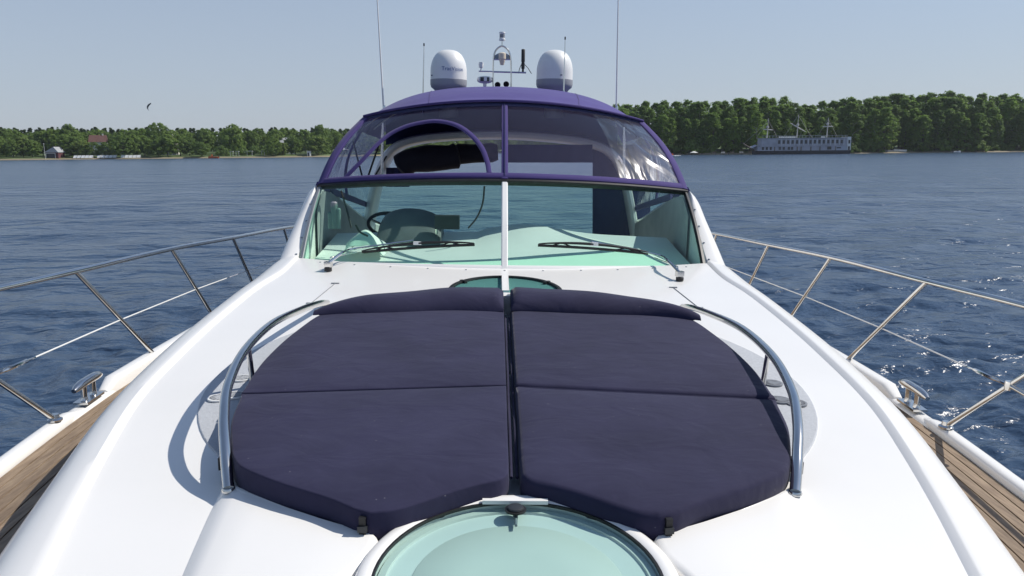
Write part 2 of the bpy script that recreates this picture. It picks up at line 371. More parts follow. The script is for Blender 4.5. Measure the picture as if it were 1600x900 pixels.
# ------------------------------------------------------------------ the yacht (bow behind the camera, stern ahead)
yacht = empty('motor_yacht')
yacht.matrix_world = LEAN
tag(yacht, 'white motor yacht with purple canvas top, green windscreen and steel rails', 'yacht')
DS, D0 = .0722, 1.1683
def deck_h(Y): return D0 - DS * Y
def atdeck(px, py, off=0.0):                                # point on the sloping foredeck, off metres above it
    d = ray(px, py); t = (D0 - off) / (-d.z + DS * d.y); return CAM + d * t
def project(p):
    d = LEAN @ Vector(p) - CAM; z = d.dot(fw); return 800 + FPX * d.dot(rt) / z, 450 - FPX * d.dot(up) / z
def sym(f):                                                 # build for starboard and port
    return [f(s) for s in (-1, 1)]
xc = smooth_interp([-1.25, -.6, 0, .8, 1.77, 2.1, 2.5, 2.8, 3.5, 4.2, 4.7, 5.0, 5.5], [.05, .35, .62, .90, 1.17, 1.265, 1.365, 1.43, 1.495, 1.515, 1.505, 1.475, 1.49])
xo = smooth_interp([-1.3, -.6, 0, .8, 2.0, 2.3, 2.9, 3.6, 4.5, 5.3, 5.8, 8, 11], [.12, .60, .88, 1.18, 1.48, 1.54, 1.655, 1.72, 1.735, 1.745, 1.735, 1.76, 1.74])
gx = smooth_interp([-1.8, -1.4, -.6, .3, 1.2, 2.0, 2.86, 3.5, 4.0, 4.8, 6, 8, 12.6], [.02, .45, 1.05, 1.5, 1.8, 1.99, 2.12, 2.18, 2.21, 2.255, 2.3, 2.32, 2.2])
def gh(Y): return 1.32 + (.03 * (Y - 4) if Y > 4 else (.02 * (Y - 3) if Y < 3 else 0))

# foredeck moulding
def make_deck():
    Ys = list(np.linspace(-1.2, 4.6, 90)) + list(np.linspace(4.65, 5.5, 14))
    secs = []
    for Yn in Ys:
        c, o = xc(Yn), max(xo(Yn), xc(Yn) + .06); half = []
        def pt(x, dh):
            if Yn > 4.6 and x <= 1.6:
                t = (Yn - 4.6) / .9; Y = 4.6 + t * (5.12 + .38 * min(1, x / 1.48) ** 2 - 4.6)
            else: Y = Yn
            return P(x, Y, deck_h(Yn if Yn <= 4.6 else Y) + dh)
        for k in (0, .15, .3, .45, .6, .75, .88, .97, 1): half.append(pt(c * k, .03 * k * k))
        half.append(pt(c + .020, .03 - .015)); half.append(pt(c + .027, .03 - .017))
        for s in np.linspace(.1, 1, 14):
            half.append(pt(c + .027 + (o - c - .027) * (s ** .92), .013 + .165 * (.28 * s + .72 * s ** 3.2)))
        for k in (.3, .65, 1): half.append(Vector((o + .03 * k, half[len(half) - 1].y, 0)))
        zt = half[-4].z; zb = CAM.z - gh(Yn) - .07
        for q, k in zip(half[-3:], (.3, .65, 1)): q.z = zt + (zb - zt) * k
        secs.append([Vector((-p.x, p.y, p.z)) for p in half[::-1]] + half[1:])
    return MB().loft(secs).build('foredeck', GEL, yacht, sharp=28)
deck = make_deck()

# hull, with an open cockpit further aft
def make_hull():
    Ys = list(np.linspace(-1.79, 1, 22)) + list(np.linspace(1.3, 12.6, 34)); s = []
    for Y in Ys:
        g = gx(Y); z = CAM.z - gh(Y) - .045; a = max(0, min(1, (Y + 1.8) / 4))
        pr = [(g + .03, z), (g + .035, z - .08), (g * (.90 + .08 * a) , z * .55), (g * (.55 + .37 * a), .25), (g * (.3 + .5 * a), -.5)]
        s.append([Vector((-x, Y, zz)) for x, zz in pr] + [Vector((x, Y, zz)) for x, zz in pr[::-1]])
    b = MB().loft(s); n = len(s[0]); o = (len(s) - 1) * n; b.f.append(tuple(o + k for k in range(n)))
    b.build('hull', GEL, yacht)
make_hull()
def make_side_deck(s):
    Ys = np.linspace(-1.3, 12.3, 70); b = MB()
    b.loft([[P(s * max(.0, min(xo(Y) - .25, gx(Y) - .3)), Y, gh(Y) + .052), P(s * (gx(Y) + .03), Y, gh(Y) + .052)] for Y in Ys])
    d = b.build('side_deck', BLACK, yacht, smooth=False)
    for k in range(9):
        o0 = .040 + .0535 * k; b = MB(); secs = []
        for Y in np.linspace(-.9 + .12 * k, 12, 64):
            x0, x1 = gx(Y) - o0, gx(Y) - o0 - .0465; h = gh(Y) + .045
            secs.append([P(s * x0, Y, h + .006), P(s * x0, Y, h), P(s * x1, Y, h), P(s * x1, Y, h + .006)])
        b.loft(secs, closed=True, caps=True).build('teak_plank', TEAK, d, smooth=False)
sym(make_side_deck)
def make_toe_rail(s):
    root = empty('toe_rail', parent=yacht)
    def sweep(y0, y1, w, top, name, n=40):
        secs = []; Ys = np.linspace(y0, y1, n)
        for i, Y in enumerate(Ys):
            e = min(1, (Y - y0) / .10 + .02, (y1 - Y) / .10 + .02); e = math.sqrt(max(0, 1 - (1 - e) ** 2))
            g = gx(Y) + .005; hb = gh(Y) + .058; ht = gh(Y) + .03 - (top + .03) * e; ww = w * (.6 + .4 * e)
            pr = [(-ww, hb), (-ww, ht + .02), (-ww * .8, ht + .006), (-ww * .4, ht), (ww * .4, ht), (ww * .8, ht + .006), (ww, ht + .02), (ww, hb)]
            secs.append([P(s * (g + x), Y, h) for x, h in pr])
        MB().loft(secs, caps=True).build(name, GEL, root, sharp=50)
    sweep(4.06, 12.3, .045, .03, 'raised_section', 70)
    sweep(-1.6, 3.74, .037, -.008, 'low_section', 60)
    sweep(3.62, 4.16, .046, -.028, 'cleat_base', 16)
sym(make_toe_rail)

# rails
def make_rail(s):
    rail = empty('bow_rail', parent=yacht)
    top = [(0.0, -2.0, .60), (.75, -1.6, .61), (1.35, -.6, .63), (1.85, .7, .65), (2.2, 2.0, .66), (2.36, 3.0, .665), (2.36, 3.42, .668), (2.315, 4.07, .68), (2.29, 5.23, .71), (2.25, 6.34, .76), (2.26, 7.9, .84), (2.27, 9.2, .93)]
    tp = spline([P(s * x, y, h) for x, y, h in top], 8)
    MB().tube(tp, .0155, 12).build('top_rail', STEEL, rail)
    def topat(Y):
        return min(tp, key=lambda p: abs(p.y - Y) + (9 if p.x * s < -.01 else 0))
    mids = []
    for yf, yt in ((2.2, 1.55), (3.54, 2.86), (4.79, 4.07), (5.98, 5.23), (7.15, 6.38), (8.6, 7.9)):
        a = P(s * gx(yf), yf, gh(yf)); t = topat(yt)
        st = MB().tube([a, t], .0135, 12).build('stanchion', STEEL, rail)
        d = (t - a).normalized()
        MB().lathe([(0, -.004), (.034, -.004), (.034, .003), (.022, .010), (.018, .028), (0, .028)], a, 16).build('stanchion_foot', STEEL, rail)
        mids.append(a.lerp(t, .47))
    # mid wire aft of the leaning forward stanchion, mid tube ahead of it
    j = mids[1]
    MB().tube([mids[0] + Vector((0, 0, .0)), j], .0115, 10).build('middle_rail', STEEL, rail)
    MB().tube([j, *mids[2:]], .0042, 8).build('lifeline_wire', WIRE, rail)
    dv = (mids[2] - j).normalized()
    MB().tube([j + dv * .03, j + dv * .09, j + dv * .10, j + dv * .26, j + dv * .27, j + dv * .33], [.007, .007, .0105, .0105, .006, .005], 8).build('turnbuckle', STEEL, rail)
    MB().lathe([(0, -.02), (.02, -.02), (.022, 0), (.02, .02), (0, .02)], j, 12).build('rail_joint', STEEL, rail)
sym(make_rail)

def make_cleat(s):
    c = empty('cleat', parent=yacht); Y = 3.89; x = s * (gx(Y) + .0); z = CAM.z - gh(Y)
    ax = Vector((s * (gx(Y + .2) - gx(Y - .2)), .4, 0)).normalized(); o = Vector((x, Y, z))
    pts = [o + ax * k * .15 + Vector((0, 0, .088 - .012 * abs(k) ** 3)) for k in np.linspace(-1, 1, 13)]
    MB().tube(pts, [.012, .019, .022] + [.024] * 7 + [.022, .019, .012], 14).build('horn', STEEL, c)
    for k in (-1, 1):
        MB().lathe([(.026, -.012), (.018, .0), (.0155, .02), (.0155, .06), (.019, .078), (0, .08)], o + ax * k * .05, 16).build('post', STEEL, c)
    bm = MB(); rot = Matrix.Rotation(-math.atan2(ax.x, ax.y), 3, 'Z'); bm.box(o + Vector((0, 0, -.009)), (.075, .19, .012), rot); bm.build('foot_plate', STEEL, c)
sym(make_cleat)

# raised moulding either side of the hatch recess
def prism(poly, hb, ht, rad=.012, name='panel', m=GEL, parent=None, n=3, soft=0, fan=False):
    """polygon in plan (yacht x, Y) standing on the sloping deck, rounded top edge"""
    pts = [Vector((x, y)) for x, y in poly]; N = len(pts); area = sum(pts[i].x * pts[(i + 1) % N].y - pts[(i + 1) % N].x * pts[i].y for i in range(N))
    sg = 1 if area > 0 else -1
    def inset(d):
        out = []
        for i in range(N):
            a, b, c = pts[i - 1], pts[i], pts[(i + 1) % N]
            e1 = (b - a).normalized(); e2 = (c - b).normalized(); n1 = Vector((-e1.y, e1.x)) * sg; n2 = Vector((-e2.y, e2.x)) * sg
            q = n1 + n2; q = q.normalized() if q.length > 1e-6 else n1; out.append(b + q * d / max(.5, q.dot(n1)))
        return out
    rings = [(0, hb)] + [(rad * (1 - math.cos(a)), ht - rad + rad * math.sin(a)) for a in np.linspace(0, math.pi / 2, n + 1)]
    b = MB(); b.loft([[Vector((p.x, p.y, CAM.z - deck_h(p.y) + z - .03 * (p.x / xc(p.y)) ** 2)) for p in inset(d)] for d, z in rings], closed=True)
    k = len(rings) - 1
    if fan:
        c = sum(pts, Vector((0, 0))) / N; last = inset(rings[-1][0]); zt = rings[-1][1]; secs = []
        for q in np.linspace(1, .02, 14): secs.append([Vector((e.x, e.y, CAM.z - deck_h(e.y) + zt - .03 * (e.x / xc(e.y)) ** 2)) for e in [c + (p - c) * q for p in last]])
        b.loft(secs, closed=True)
    else: b.f.append(tuple(k * N + i for i in range(N)))
    return b.build(name, m, parent, sharp=50)
def fore_panel(s):
    # plan outline: along the cushion front, round the hatch recess, then forward to the bow
    q = [(.88, 2.18), (.80, 2.085), (.68, 2.015), (.57, 1.955), (.45, 1.895), (.37, 1.862)]
    arc = [(.362, 1.84), (.372, 1.77), (.412, 1.69), (.45, 1.59), (.475, 1.48), (.47, 1.32), (.41, 1.15), (.28, 1.0), (.12, .9), (0.004, .87)]
    fwd = [(0.004, .1), (.3, .1), (.5, .3), (.68, .9), (.80, 1.5), (.872, 2.0)]
    ins_ = spline([(x, y, 0) for x, y in q], 6)[:-1] + spline([(x, y, 0) for x, y in [q[-1]] + arc], 8)
    out_ = spline([(.885, 2.20, 0), (.872, 2.0, 0), (.80, 1.5, 0), (.68, .9, 0), (.5, .3, 0), (.3, .1, 0)], 12)
    n = len(ins_); secs = []
    for i, a in enumerate(ins_):
        f = (i / (n - 1)) ** 1.5 * (len(out_) - 1); k = min(int(f), len(out_) - 2); b_ = out_[k].lerp(out_[k + 1], f - k); d = (b_ - a).normalized(); row = []
        L = (b_ - a).length
        for t, z in ((0, -.06), (0, .018), (.005, .026), (.013, .032), (.026, .034)):
            row.append((a + d * min(t, L * .3), z))
        for t, z in ((.35, .034), (.7, .034), (.86, .032), (.94, .022), (1.0, -.004)): row.append((a.lerp(b_, t) if L * t > .026 else a + d * min(.026, L * .3), z if L > .08 else min(z, .030)))
        secs.append([Vector((s * p.x, p.y, CAM.z - deck_h(p.y) + z - .03 * (p.x / xc(p.y)) ** 2)) for p, z in row])
    MB().loft(secs).build('raised_panel', GEL, yacht, sharp=60)
sym(fore_panel)
# grey non-slip oval under the cushions, with cup holders
def make_oval():
    poly = [(1.235 * math.copysign(abs(math.cos(a)) ** 1.0, math.cos(a)), 3.1 + 1.16 * math.sin(a)) for a in np.linspace(0, 2 * math.pi, 97)[:-1]]
    o = prism(poly, -.06, .006, .004, 'sunpad_base', NONSKID, yacht, fan=True)
    for s in (-1, 1):
        for px, py in ((1207, 591), (1219, 617), (1244, 621)):
            p = atdeck(px, py, .012); p.x *= s; p.z = CAM.z - deck_h(p.y) + .011 - .03 * (p.x / xc(p.y)) ** 2
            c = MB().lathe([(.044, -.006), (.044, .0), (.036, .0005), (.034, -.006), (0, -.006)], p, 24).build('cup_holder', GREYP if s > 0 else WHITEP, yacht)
            MB().lathe([(.036, .001), (0, .001)], p, 20).build('cup_shade_disc', GREYP if s > 0 else NONSKID, c)  # flush disc, its grey paints the shade of a hollow
make_oval()

def grabrail(s):
    root = empty('grab_rail', parent=yacht)
    pts = []
    for px, py, o_ in ((357, 764, .02), (352, 705, .10), (350, 650, .158), (357, 600, .19), (383, 547, .198), (425, 506, .168), (470, 484, .105), (500, 474, .045), (511, 473, -.02)):
        q = atdeck(px, py, o_ * .88 if o_ > .03 else o_); pts.append(Vector((s * abs(q.x), q.y, q.z)))
    f = pts[0] + Vector((0, 0, .03))
    tp = spline(pts, 8); MB().tube(tp, .0172, 14).build('bent_tube', STEEL, root)
    q = min(tp, key=lambda p: abs(p.y - 2.92)); MB().tube([q, P(q.x + s * .0, q.y + .04, deck_h(q.y))], .011, 12).build('support_post', STEEL, root)
    MB().lathe([(0, -.035), (.021, -.035), (.021, -.030), (.018, -.024), (0, -.024)], f, 16).build('rail_foot', STEEL, root)
    MB().box(P(s * .905, 2.27, deck_h(2.27) - .025), (.03, .05, .04)).build('strap_clip', BLACK, root)
sym(grabrail)

# round hatch ahead of the cushions
def make_hatch():
    h = empty('deck_hatch', parent=yacht); c = P(0.0, 1.668, deck_h(1.668)); tl = math.atan(DS)
    rot = Matrix.Rotation(tl, 3, 'X')
    def lat(prof, name, m, n=72, par=h):
        b = MB().lathe(prof, (0, 0, 0), n, caps=False); b.v = [tuple(rot @ Vector(v) + c) for v in b.v]; return b.build(name, m, par)
    lat([(.405, -.03), (.398, .02), (.391, .034), (.382, .040), (.362, .042), (.353, .038), (.351, .028), (.346, .0), (.343, -.02)], 'rim', GEL)
    lat([(.352, .030), (.352, .0385), (.346, .0385), (.346, .030), (.352, .030)], 'gasket', BLACK)
    lat([(.3465, .036), (.25, .041), (.12, .044), (0, .045)], 'glass_lid', HGLASS)
    lat([(.343, .012), (.343, .020), (.325, .020), (.322, .012)], 'inner_lip', GELB)
    lat([(.344, .014), (.28, .013), (0, .012)], 'light_well', WHITEP)
    lat([(.262, .0145), (.258, .017), (.12, .0165), (0, .0165)], 'blind_tray', GELB)
    k = Vector((0.0, .296, .046)); kk = rot @ k + c
    kn = MB().lathe([(.022, 0), (.0235, .003), (.022, .007), (.018, .0085), (0, .0085)], kk, 24).build('knob', DARK, h)
    MB().lathe([(.030, -.004), (.030, .001), (0, .001)], kk, 24).build('washer', BLACK, kn)
    MB().tube([kk + Vector((0, 0, -.006)), kk + Vector((0, -.012, -.016)), kk + Vector((0, -.06, -.018))], [.010, .007, .004], 10).build('catch_lever', GREYP, h)
    hp = atdeck(803, 783.5, .045); hp.x = 0
    MB().box(hp, (.185, .016, .011)).build('hinge_plate', GEL, h)
make_hatch()

# ------------------------------------------------------------------ windscreen
def WB(u): return P(1.485 * u, 5.13 + .37 * u * u, .798 + .036 * u * u)
def WT(u): return P(1.53 * u, 5.75 + .62 * u * u, .242 + .088 * u * u)
def W(u, v):
    p = WB(u).lerp(WT(u), v); p.y -= .035 * math.sin(math.pi * v); p.z += .02 * math.sin(math.pi * v); return p
def onsurf(S, px, py, u0, u1, nu=60, nv=30):
    best = None
    for i in range(nu + 1):
        u = u0 + (u1 - u0) * i / nu
        for j in range(nv + 1):
            v = j / nv; x, y = project(S(u, v)); d = (x - px) ** 2 + (y - py) ** 2
            if best is None or d < best[0]: best = (d, u, v)
    du, dv = (u1 - u0) / nu, 1 / nv
    for _ in range(4):
        _, bu, bv = best
        for i in range(-4, 5):
            for j in range(-4, 5):
                u, v = bu + du * i / 4, bv + dv * j / 4; x, y = project(S(u, v)); d = (x - px) ** 2 + (y - py) ** 2
                if d < best[0]: best = (d, u, v)
        du /= 3; dv /= 3
    return best[1], best[2]
ws = empty('windscreen', parent=yacht)
for s in (-1, 1):
    g = [[W(s * (.016 + .972 * i / 30), .012 + .976 * j / 14) for j in range(15)] for i in range(31)]
    MB().shell(g, .008).build('pane', GLASS, ws)
def strip(S, path, wid, th, lift=.004, side=None):
    """flat band along a path of (u, v) on surface S"""
    secs = []
    pts = [S(u, v) for u, v in path]
    for i, (u, v) in enumerate(path):
        p = pts[i]; t = (pts[min(i + 1, len(pts) - 1)] - pts[max(i - 1, 0)]).normalized()
        e = .01; n = (S(u + e, v) - S(u - e, v)).cross(S(u, v + e) - S(u, v - e)).normalized()
        if n.y > 0: n = -n
        b = t.cross(n).normalized() * wid / 2
        secs.append([p - b - n * th, p - b + n * lift, p - b * .7 + n * (lift + th * .5), p + b * .7 + n * (lift + th * .5), p + b + n * lift, p + b - n * th])
    return MB().loft(secs, closed=True, caps=True)
strip(W, [(0, v) for v in np.linspace(-.02, 1.0, 16)], .046, .014, .008).build('mullion', GEL, ws)
for s in (-1, 1):
    strip(W, [(s * .992, v) for v in np.linspace(0, 1, 16)], .03, .012, .006).build('side_gasket', BLACK if s > 0 else GREYP, ws)
# white trim along the foot of the glass, with screws
trim = strip(W, [(u, -.012) for u in np.linspace(-1.0, 1.0, 61)], .055, .012, .008).build('foot_trim', GEL, ws)
for k in range(-6, 7):
    if k == 0: continue
    p = W(k / 6.4, -.014); MB().lathe([(.0075, .0), (.0065, .005), (0, .006)], p + Vector((0, -.019, .002)), 10).build('screw', STEEL, trim)
for k in range(-5, 6):
    x = k * .26; Y = 5.05 + .37 * (x / 1.485) ** 2
    MB().lathe([(.008, -.004), (.007, .004), (0, .005)], P(x, Y, deck_h(Y) + .03 * (x / 1.49) ** 2), 10).build('deck_stud', STEEL, yacht)
strip(W, [(u, 1.0) for u in np.linspace(-1, 1, 61)], .03, .02, .012).build('top_channel', BLACK, ws)

# coaming that rises from the foredeck into the windscreen pillars and runs aft
def coaming(s):
    top = smooth_interp([4.75, 5.05, 5.3, 5.5, 5.8, 6.1, 6.38, 6.7, 7.5, 9, 11.2], [.87, .86, .845, .80, .655, .49, .325, .34, .50, .82, 1.12])
    xi = smooth_interp([4.75, 5.05, 5.5, 6.0, 6.4, 8, 11.2], [1.52, 1.485, 1.50, 1.525, 1.545, 1.58, 1.55])
    wd = smooth_interp([4.75, 5.05, 5.5, 6.0, 6.4, 8, 11.2], [.06, .10, .12, .085, .03, .06, .12])
    secs = []
    for Y in np.linspace(4.75, 11.2, 80):
        t, x0, wi, o = top(Y), xi(Y), wd(Y), xo(Y); hb = gh(Y) + .07
        a = [(x0 - .012, 1.6 if Y > 5.6 else t + .16), (x0 - .008, t + .04), (x0 + .006, t + .004), (x0 + wi * .5, t - .006), (x0 + wi, t + .010)]
        for k in np.linspace(.15, 1, 9):
            a.append((x0 + wi + (o + .015 - x0 - wi) * k ** .85, t + .010 + min(.46, (hb - t) * .85) * (.35 * k + .65 * k ** 1.8)))
        a.append((o + .032, hb))
        secs.append([P(s * x, Y, h) for x, h in a])
    MB().loft(secs).build('coaming', GEL, yacht, sharp=50)
    MB().loft([[P(s * (xi(Y) - .03), Y, top(Y) + .05), P(s * (xi(Y) - .03), Y, 1.7)] for Y in np.linspace(6.15, 11, 20)]).build('cockpit_liner', mat('liner_grey', (.34, .35, .35), .6, var=.15, vscale=4), yacht)  # added grey panel, darker than the pale inner wall it covers
    for k in range(4):
        Y = 5.55 + .2 * k; MB().lathe([(.009, 0), (.007, .005), (0, .006)], P(s * (xi(Y) + .02), Y, top(Y) - .002), 10).build('pillar_screw', STEEL, yacht)
sym(coaming)

# wipers lying on the glass
def wiper(side, foot, elbow, b0, b1, clip):
    root = empty('wiper', parent=yacht)
    us = (0, 1) if side > 0 else (-1, 0)
    def g(px, py, lift=.02):
        u, v = onsurf(W, px, py, *us); e = .01
        n = (W(u + e, v) - W(u - e, v)).cross(W(u, v + e) - W(u, v - e)).normalized(); n = -n if n.y > 0 else n
        return W(u, v) + n * lift
    f = atdeck(*foot, .035); c = g(*clip, .032); e_ = g(*elbow, .035)
    MB().tube(spline([f, f.lerp(e_, .5) + Vector((0, -.01, .02)), e_, c], 6), [.011] * 7 + [.008] * 6 + [.006] * 6, 8).build('arm', STEEL, root)
    MB().tube([f + Vector((0, 0.03, -.02)), f + Vector((0, .03, .03)) + (e_ - f) * .04, e_ + Vector((0, 0, -.025))], .004, 6).build('arm_spring', STEEL, root)
    MB().box(f + Vector((0, 0, -.008)), (.05, .035, .035), Matrix.Rotation(.3 * side, 3, 'Z')).build('arm_hub', STEEL, root)
    MB().lathe([(.026, -.05), (.026, -.03), (.02, -.026), (0, -.026)], f + Vector((side * .0, -.012, 0)), 14).build('pivot', BLACK, root)
    A, B = g(*b0, .010), g(*b1, .010); d = B - A
    rub = []
    for t in np.linspace(0, 1, 25):
        q = A.lerp(B, t); x, y = project(q); rub.append(g(x, y - 1.5 * math.sin(math.pi * t), .011))
    MB().tube(rub, .010, 6).build('rubber_blade', BLACK, root)
    nrm = (c - g(*clip, 0)).normalized(); up_ = Vector((0, .4, .9)).normalized()
    hi = [rub[i] + nrm * .016 + up_ * (.022 * math.sin(math.pi * i / 24) ** .7) for i in range(25)]
    MB().tube(hi, [.004 + .006 * math.sin(math.pi * i / 24) for i in range(25)], 6).build('blade_frame', BLACK, root)
    for i0, i1, i2 in ((3, 5, 7), (17, 19, 21)):
        MB().tube([rub[i0] + nrm * .008, hi[i1], rub[i2] + nrm * .008], .0045, 6).build('blade_claw', BLACK, root)
    m = hi[12]; MB().box(m, (.055, .02, .022)).build('blade_clip', WHITEP, root)
wiper(-1, (513, 411), (560, 393), (568, 397), (742, 385), (648, 380))
wiper(1, (1062, 426), (1020, 402), (840, 386), (1010, 399), (922, 382))

# oval skylight half hidden by the head cushions
def skylight():
    r = empty('skylight', parent=yacht); tl = Matrix.Rotation(math.atan(DS), 3, 'X'); c = P(0, 4.52, deck_h(4.52))
    def ring(prof, name, m, par=r):
        b = MB().lathe(prof, (0, 0, 0), 56, caps=False); b.v = [tuple(tl @ Vector((v[0] * 1.0, v[1], v[2])) + c) for v in b.v]; return b.build(name, m, par)
    ring([(.345, -.01), (.345, .010), (.338, .014), (.322, .014), (.320, .006), (.320, -.01)], 'rim', BLACK)
    ring([(.321, .008), (.2, .012), (0, .013)], 'glass', SGLASS)
    ring([(.319, -.02), (.0, -.02)], 'well', GREYP)
    MB().box(c + Vector((0, .12, .029)), (.042, .44, .016), tl).build('centre_bar', GEL, r)
    for s in (-1, 1): MB().box(c + Vector((s * .262, .19, .020)), (.055, .02, .018), Matrix.Rotation(s * .9, 3, 'Z')).build('hinge', BLACK, r)
    MB().box(P(0, 4.02, deck_h(4.02) - .045), (.12, .05, .09)).build('step_block', GEL, r)
    MB().box(P(0, 4.05, deck_h(4.05) - .096), (.16, .10, .012)).build('step_lip', GEL, r)
skylight()
# thin gas-strut / seam lines on the deck by the windscreen
for s in (-1, 1):
    a, b = atdeck(1052, 446, .0), atdeck(1092, 477, .0); a.x *= s; b.x *= s
    for q in (a, b): q.z = CAM.z - deck_h(q.y) - .03 * (q.x / 1.5) ** 2 + .002
    MB().tube([a, b], .0028, 6).build('deck_seam', GREYP, yacht)
    for q in (a, b): MB().box(q, (.05, .012, .008)).build('seam_stop', GREYP, yacht)

# ------------------------------------------------------------------ cockpit under the canvas
cp = empty('cockpit', parent=yacht)
def dash():
    g = []
    for i in range(41):
        u = -1 + i / 20; row = []
        for j in range(15):
            t = j / 14; y0 = 5.16 + .37 * u * u; Y = y0 + t * (6.75 - y0)
            h = .862 + .03 * u * u - .135 * t ** 1.2
            if u > -.12: h -= .075 * max(0, t - .35) / .65 * math.exp(-((u - .14) / .26) ** 2)
            row.append(P(1.47 * u, Y, h))
        g.append(row)
    MB().shell(g, .05).build('dashboard', mat('dash_white', (.86, .86, .83), .5, var=.03, vscale=3), cp)
dash()
MB().loft([[P(1.5 * u, 6.75, .76 + .03 * u * u), P(1.5 * u, 6.8, 1.5), P(1.5 * u, 6.8, 2.2)] for u in np.linspace(-1, 1, 11)]).build('dash_front', GELB, cp)
MB().box(P(0, 9.3, 2.25), (3.1, 5.2, .06)).build('cockpit_sole', TEAK, cp)
MB().box(P(0, 12.1, 1.95), (3.9, .5, .6)).build('stern_bench', GELB, cp)
for s in (-1, 1): MB().box(P(s * 1.35, 9.6, 1.75), (.5, 3.6, .9)).build('side_bench', GELB, cp)
def helm():
    h = empty('helm', parent=cp)
    c = at(610, 352, Y=6.95); ax = Vector((0, .62, .78)).normalized(); e1 = Vector((1, 0, 0)); e2 = ax.cross(e1)
    ring = [c + (e1 * math.cos(a) + e2 * math.sin(a)) * .2 for a in np.linspace(0, 2 * math.pi, 33)]
    MB().tube(ring, .016, 8, cap=False).build('steering_wheel', BLACK, h)
    for a in (R(90), R(210), R(330)): MB().tube([c - ax * .03, c + (e1 * math.cos(a) + e2 * math.sin(a)) * .2], .010, 8).build('wheel_spoke', STEEL, h)
    # instrument cowl
    secs = []
    a0, a1 = at(592, 350, Y=6.4).x, at(690, 350, Y=6.4).x
    for t in np.linspace(0, 1, 22):
        x = a0 + (a1 - a0) * t; hh = .355 * math.sin(math.pi * min(1, .03 + t * .93)) ** .16 - .02 * t
        secs.append([P(x, 6.15, .86), P(x, 6.24, .86 - hh * .45), P(x, 6.42, .86 - hh * .85), P(x, 6.6, .86 - hh), P(x, 6.66, .86 - hh * .9), P(x, 6.68, .86)])
    MB().loft(secs, caps=True).build('instrument_cowl', mat('cowl_grey', (.13, .14, .145), .6, var=.15), h)
    q = at(699, 347, Y=6.25); b = MB().box(q, (.20, .10, .11)); b.build('chart_display', DARK, h); MB().box(q + Vector((0, .053, 0)), (.17, .006, .085)).build('display_glass', BLACK, h)
    MB().tube([q + Vector((-.09, 0, -.055)), q + Vector((-.09, 0, -.10))], .012, 8).build('display_stalk', STEEL, h)
    for px, (r_, hh) in zip((517, 523, 529), ((.022, .12), (.026, .2), (.022, .15))):
        o = at(px, 357, Y=5.95); MB().lathe([(r_, 0), (r_, hh), (r_ * .6, hh + .01), (0, hh + .01)], o, 14).build('bottle_holder', GREYP, h)
helm()
tw = MB(); gr = []
for i in range(25):
    row = []
    for j in range(15):
        t, k = i / 24, j / 14; p = at(540 + 62 * t, 366, Y=5.85); hh = .165 * math.sin(math.pi * min(1, t * .92 + .06)) ** .8 * math.sin(math.pi * (.1 + .8 * k)) ** .6
        row.append(Vector((p.x + .01 * math.sin(9 * k), 5.72 + .34 * k, CAM.z - .825 + .02 + hh + .010 * math.sin(11 * t + 4 * k))))
    gr.append(row)
cloth = tw.shell(gr, .006).build('folded_towel', CREAMC); cloth.matrix_world = LEAN
tag(cloth, 'white folded towel lying on the dashboard behind the windscreen', 'towel')
for pts in ([(757, 291, 6.1), (754, 318, 6.15), (745, 340, 6.2), (732, 356, 6.3)], [(533, 298, 6.0), (541, 325, 6.0), (549, 356, 5.95)]):
    MB().tube(spline([at(a, b, Y=c) for a, b, c in pts], 8), .0075, 6).build('hanging_cord', BLACK, cp)
MB().tube(spline([at(556, 352, Y=5.75), at(562, 362, Y=5.7), at(575, 369, Y=5.7)], 6), .008, 6).build('hanging_cord', BLACK, cp)

# ------------------------------------------------------------------ canvas enclosure
cv = empty('canvas_enclosure', parent=yacht)
def EB(u): return WT(u) + Vector((0, .0, .022))
def ET(u): return P(1.25 * u, 6.58 + .42 * u * u, -.385 + .125 * u * u)
def Es(u, v):
    p = EB(u).lerp(ET(u), v); b = math.sin(math.pi * v); p.y -= .045 * b; p.x += .035 * b * u; p.z += .02 * b; return p
arch_px = [(536, 287), (566, 250), (600, 216), (625, 201), (650, 193), (682, 189), (712, 195), (735, 210), (752, 230), (761, 252), (764, 284)]
arch_uv = []
for a, b in arch_px: arch_uv.append(onsurf(Es, a, b, -1, 0))
arch_uv[0] = (arch_uv[0][0], .06); arch_uv[-1] = (arch_uv[-1][0], .06)
arch_uv = [(p.x, p.y) for p in spline([(u, v, 0) for u, v in arch_uv], 6)]
def inside(u, v, poly):
    c = False
    for i in range(len(poly)):
        (x1, y1), (x2, y2) = poly[i - 1], poly[i]
        if (y1 > v) != (y2 > v) and u < (x2 - x1) * (v - y1) / (y2 - y1) + x1: c = not c
    return c
def window(s, u0, u1, name, m, hole=None):
    nu, nv = 110, 60; b = MB(); idx = {}
    for i in range(nu):
        for j in range(nv):
            uc = u0 + (u1 - u0) * (i + .5) / nu; vc = .02 + .96 * (j + .5) / nv
            if hole and inside(uc, vc, hole): continue
            q = []
            for a, c in ((i, j), (i + 1, j), (i + 1, j + 1), (i, j + 1)):
                if (a, c) not in idx: idx[(a, c)] = len(b.v); b.v.append(tuple(Es(u0 + (u1 - u0) * a / nu, .02 + .96 * c / nv)))
                q.append(idx[(a, c)])
            b.f.append(tuple(q))
    return b.build(name, m, cv)
window(-1, -.99, -.012, 'vinyl_window', VINYL, arch_uv)
window(1, .012, .60, 'vinyl_window', VINYL)
window(1, .60, .99, 'creased_vinyl_window', VINYLW)
strip(Es, arch_uv, .038, .008, .006).build('arch_zip_border', HEM, cv)
strip(Es, [(0, v) for v in np.linspace(.0, 1, 20)], .05, .008, .006).build('centre_seam', HEM, cv)
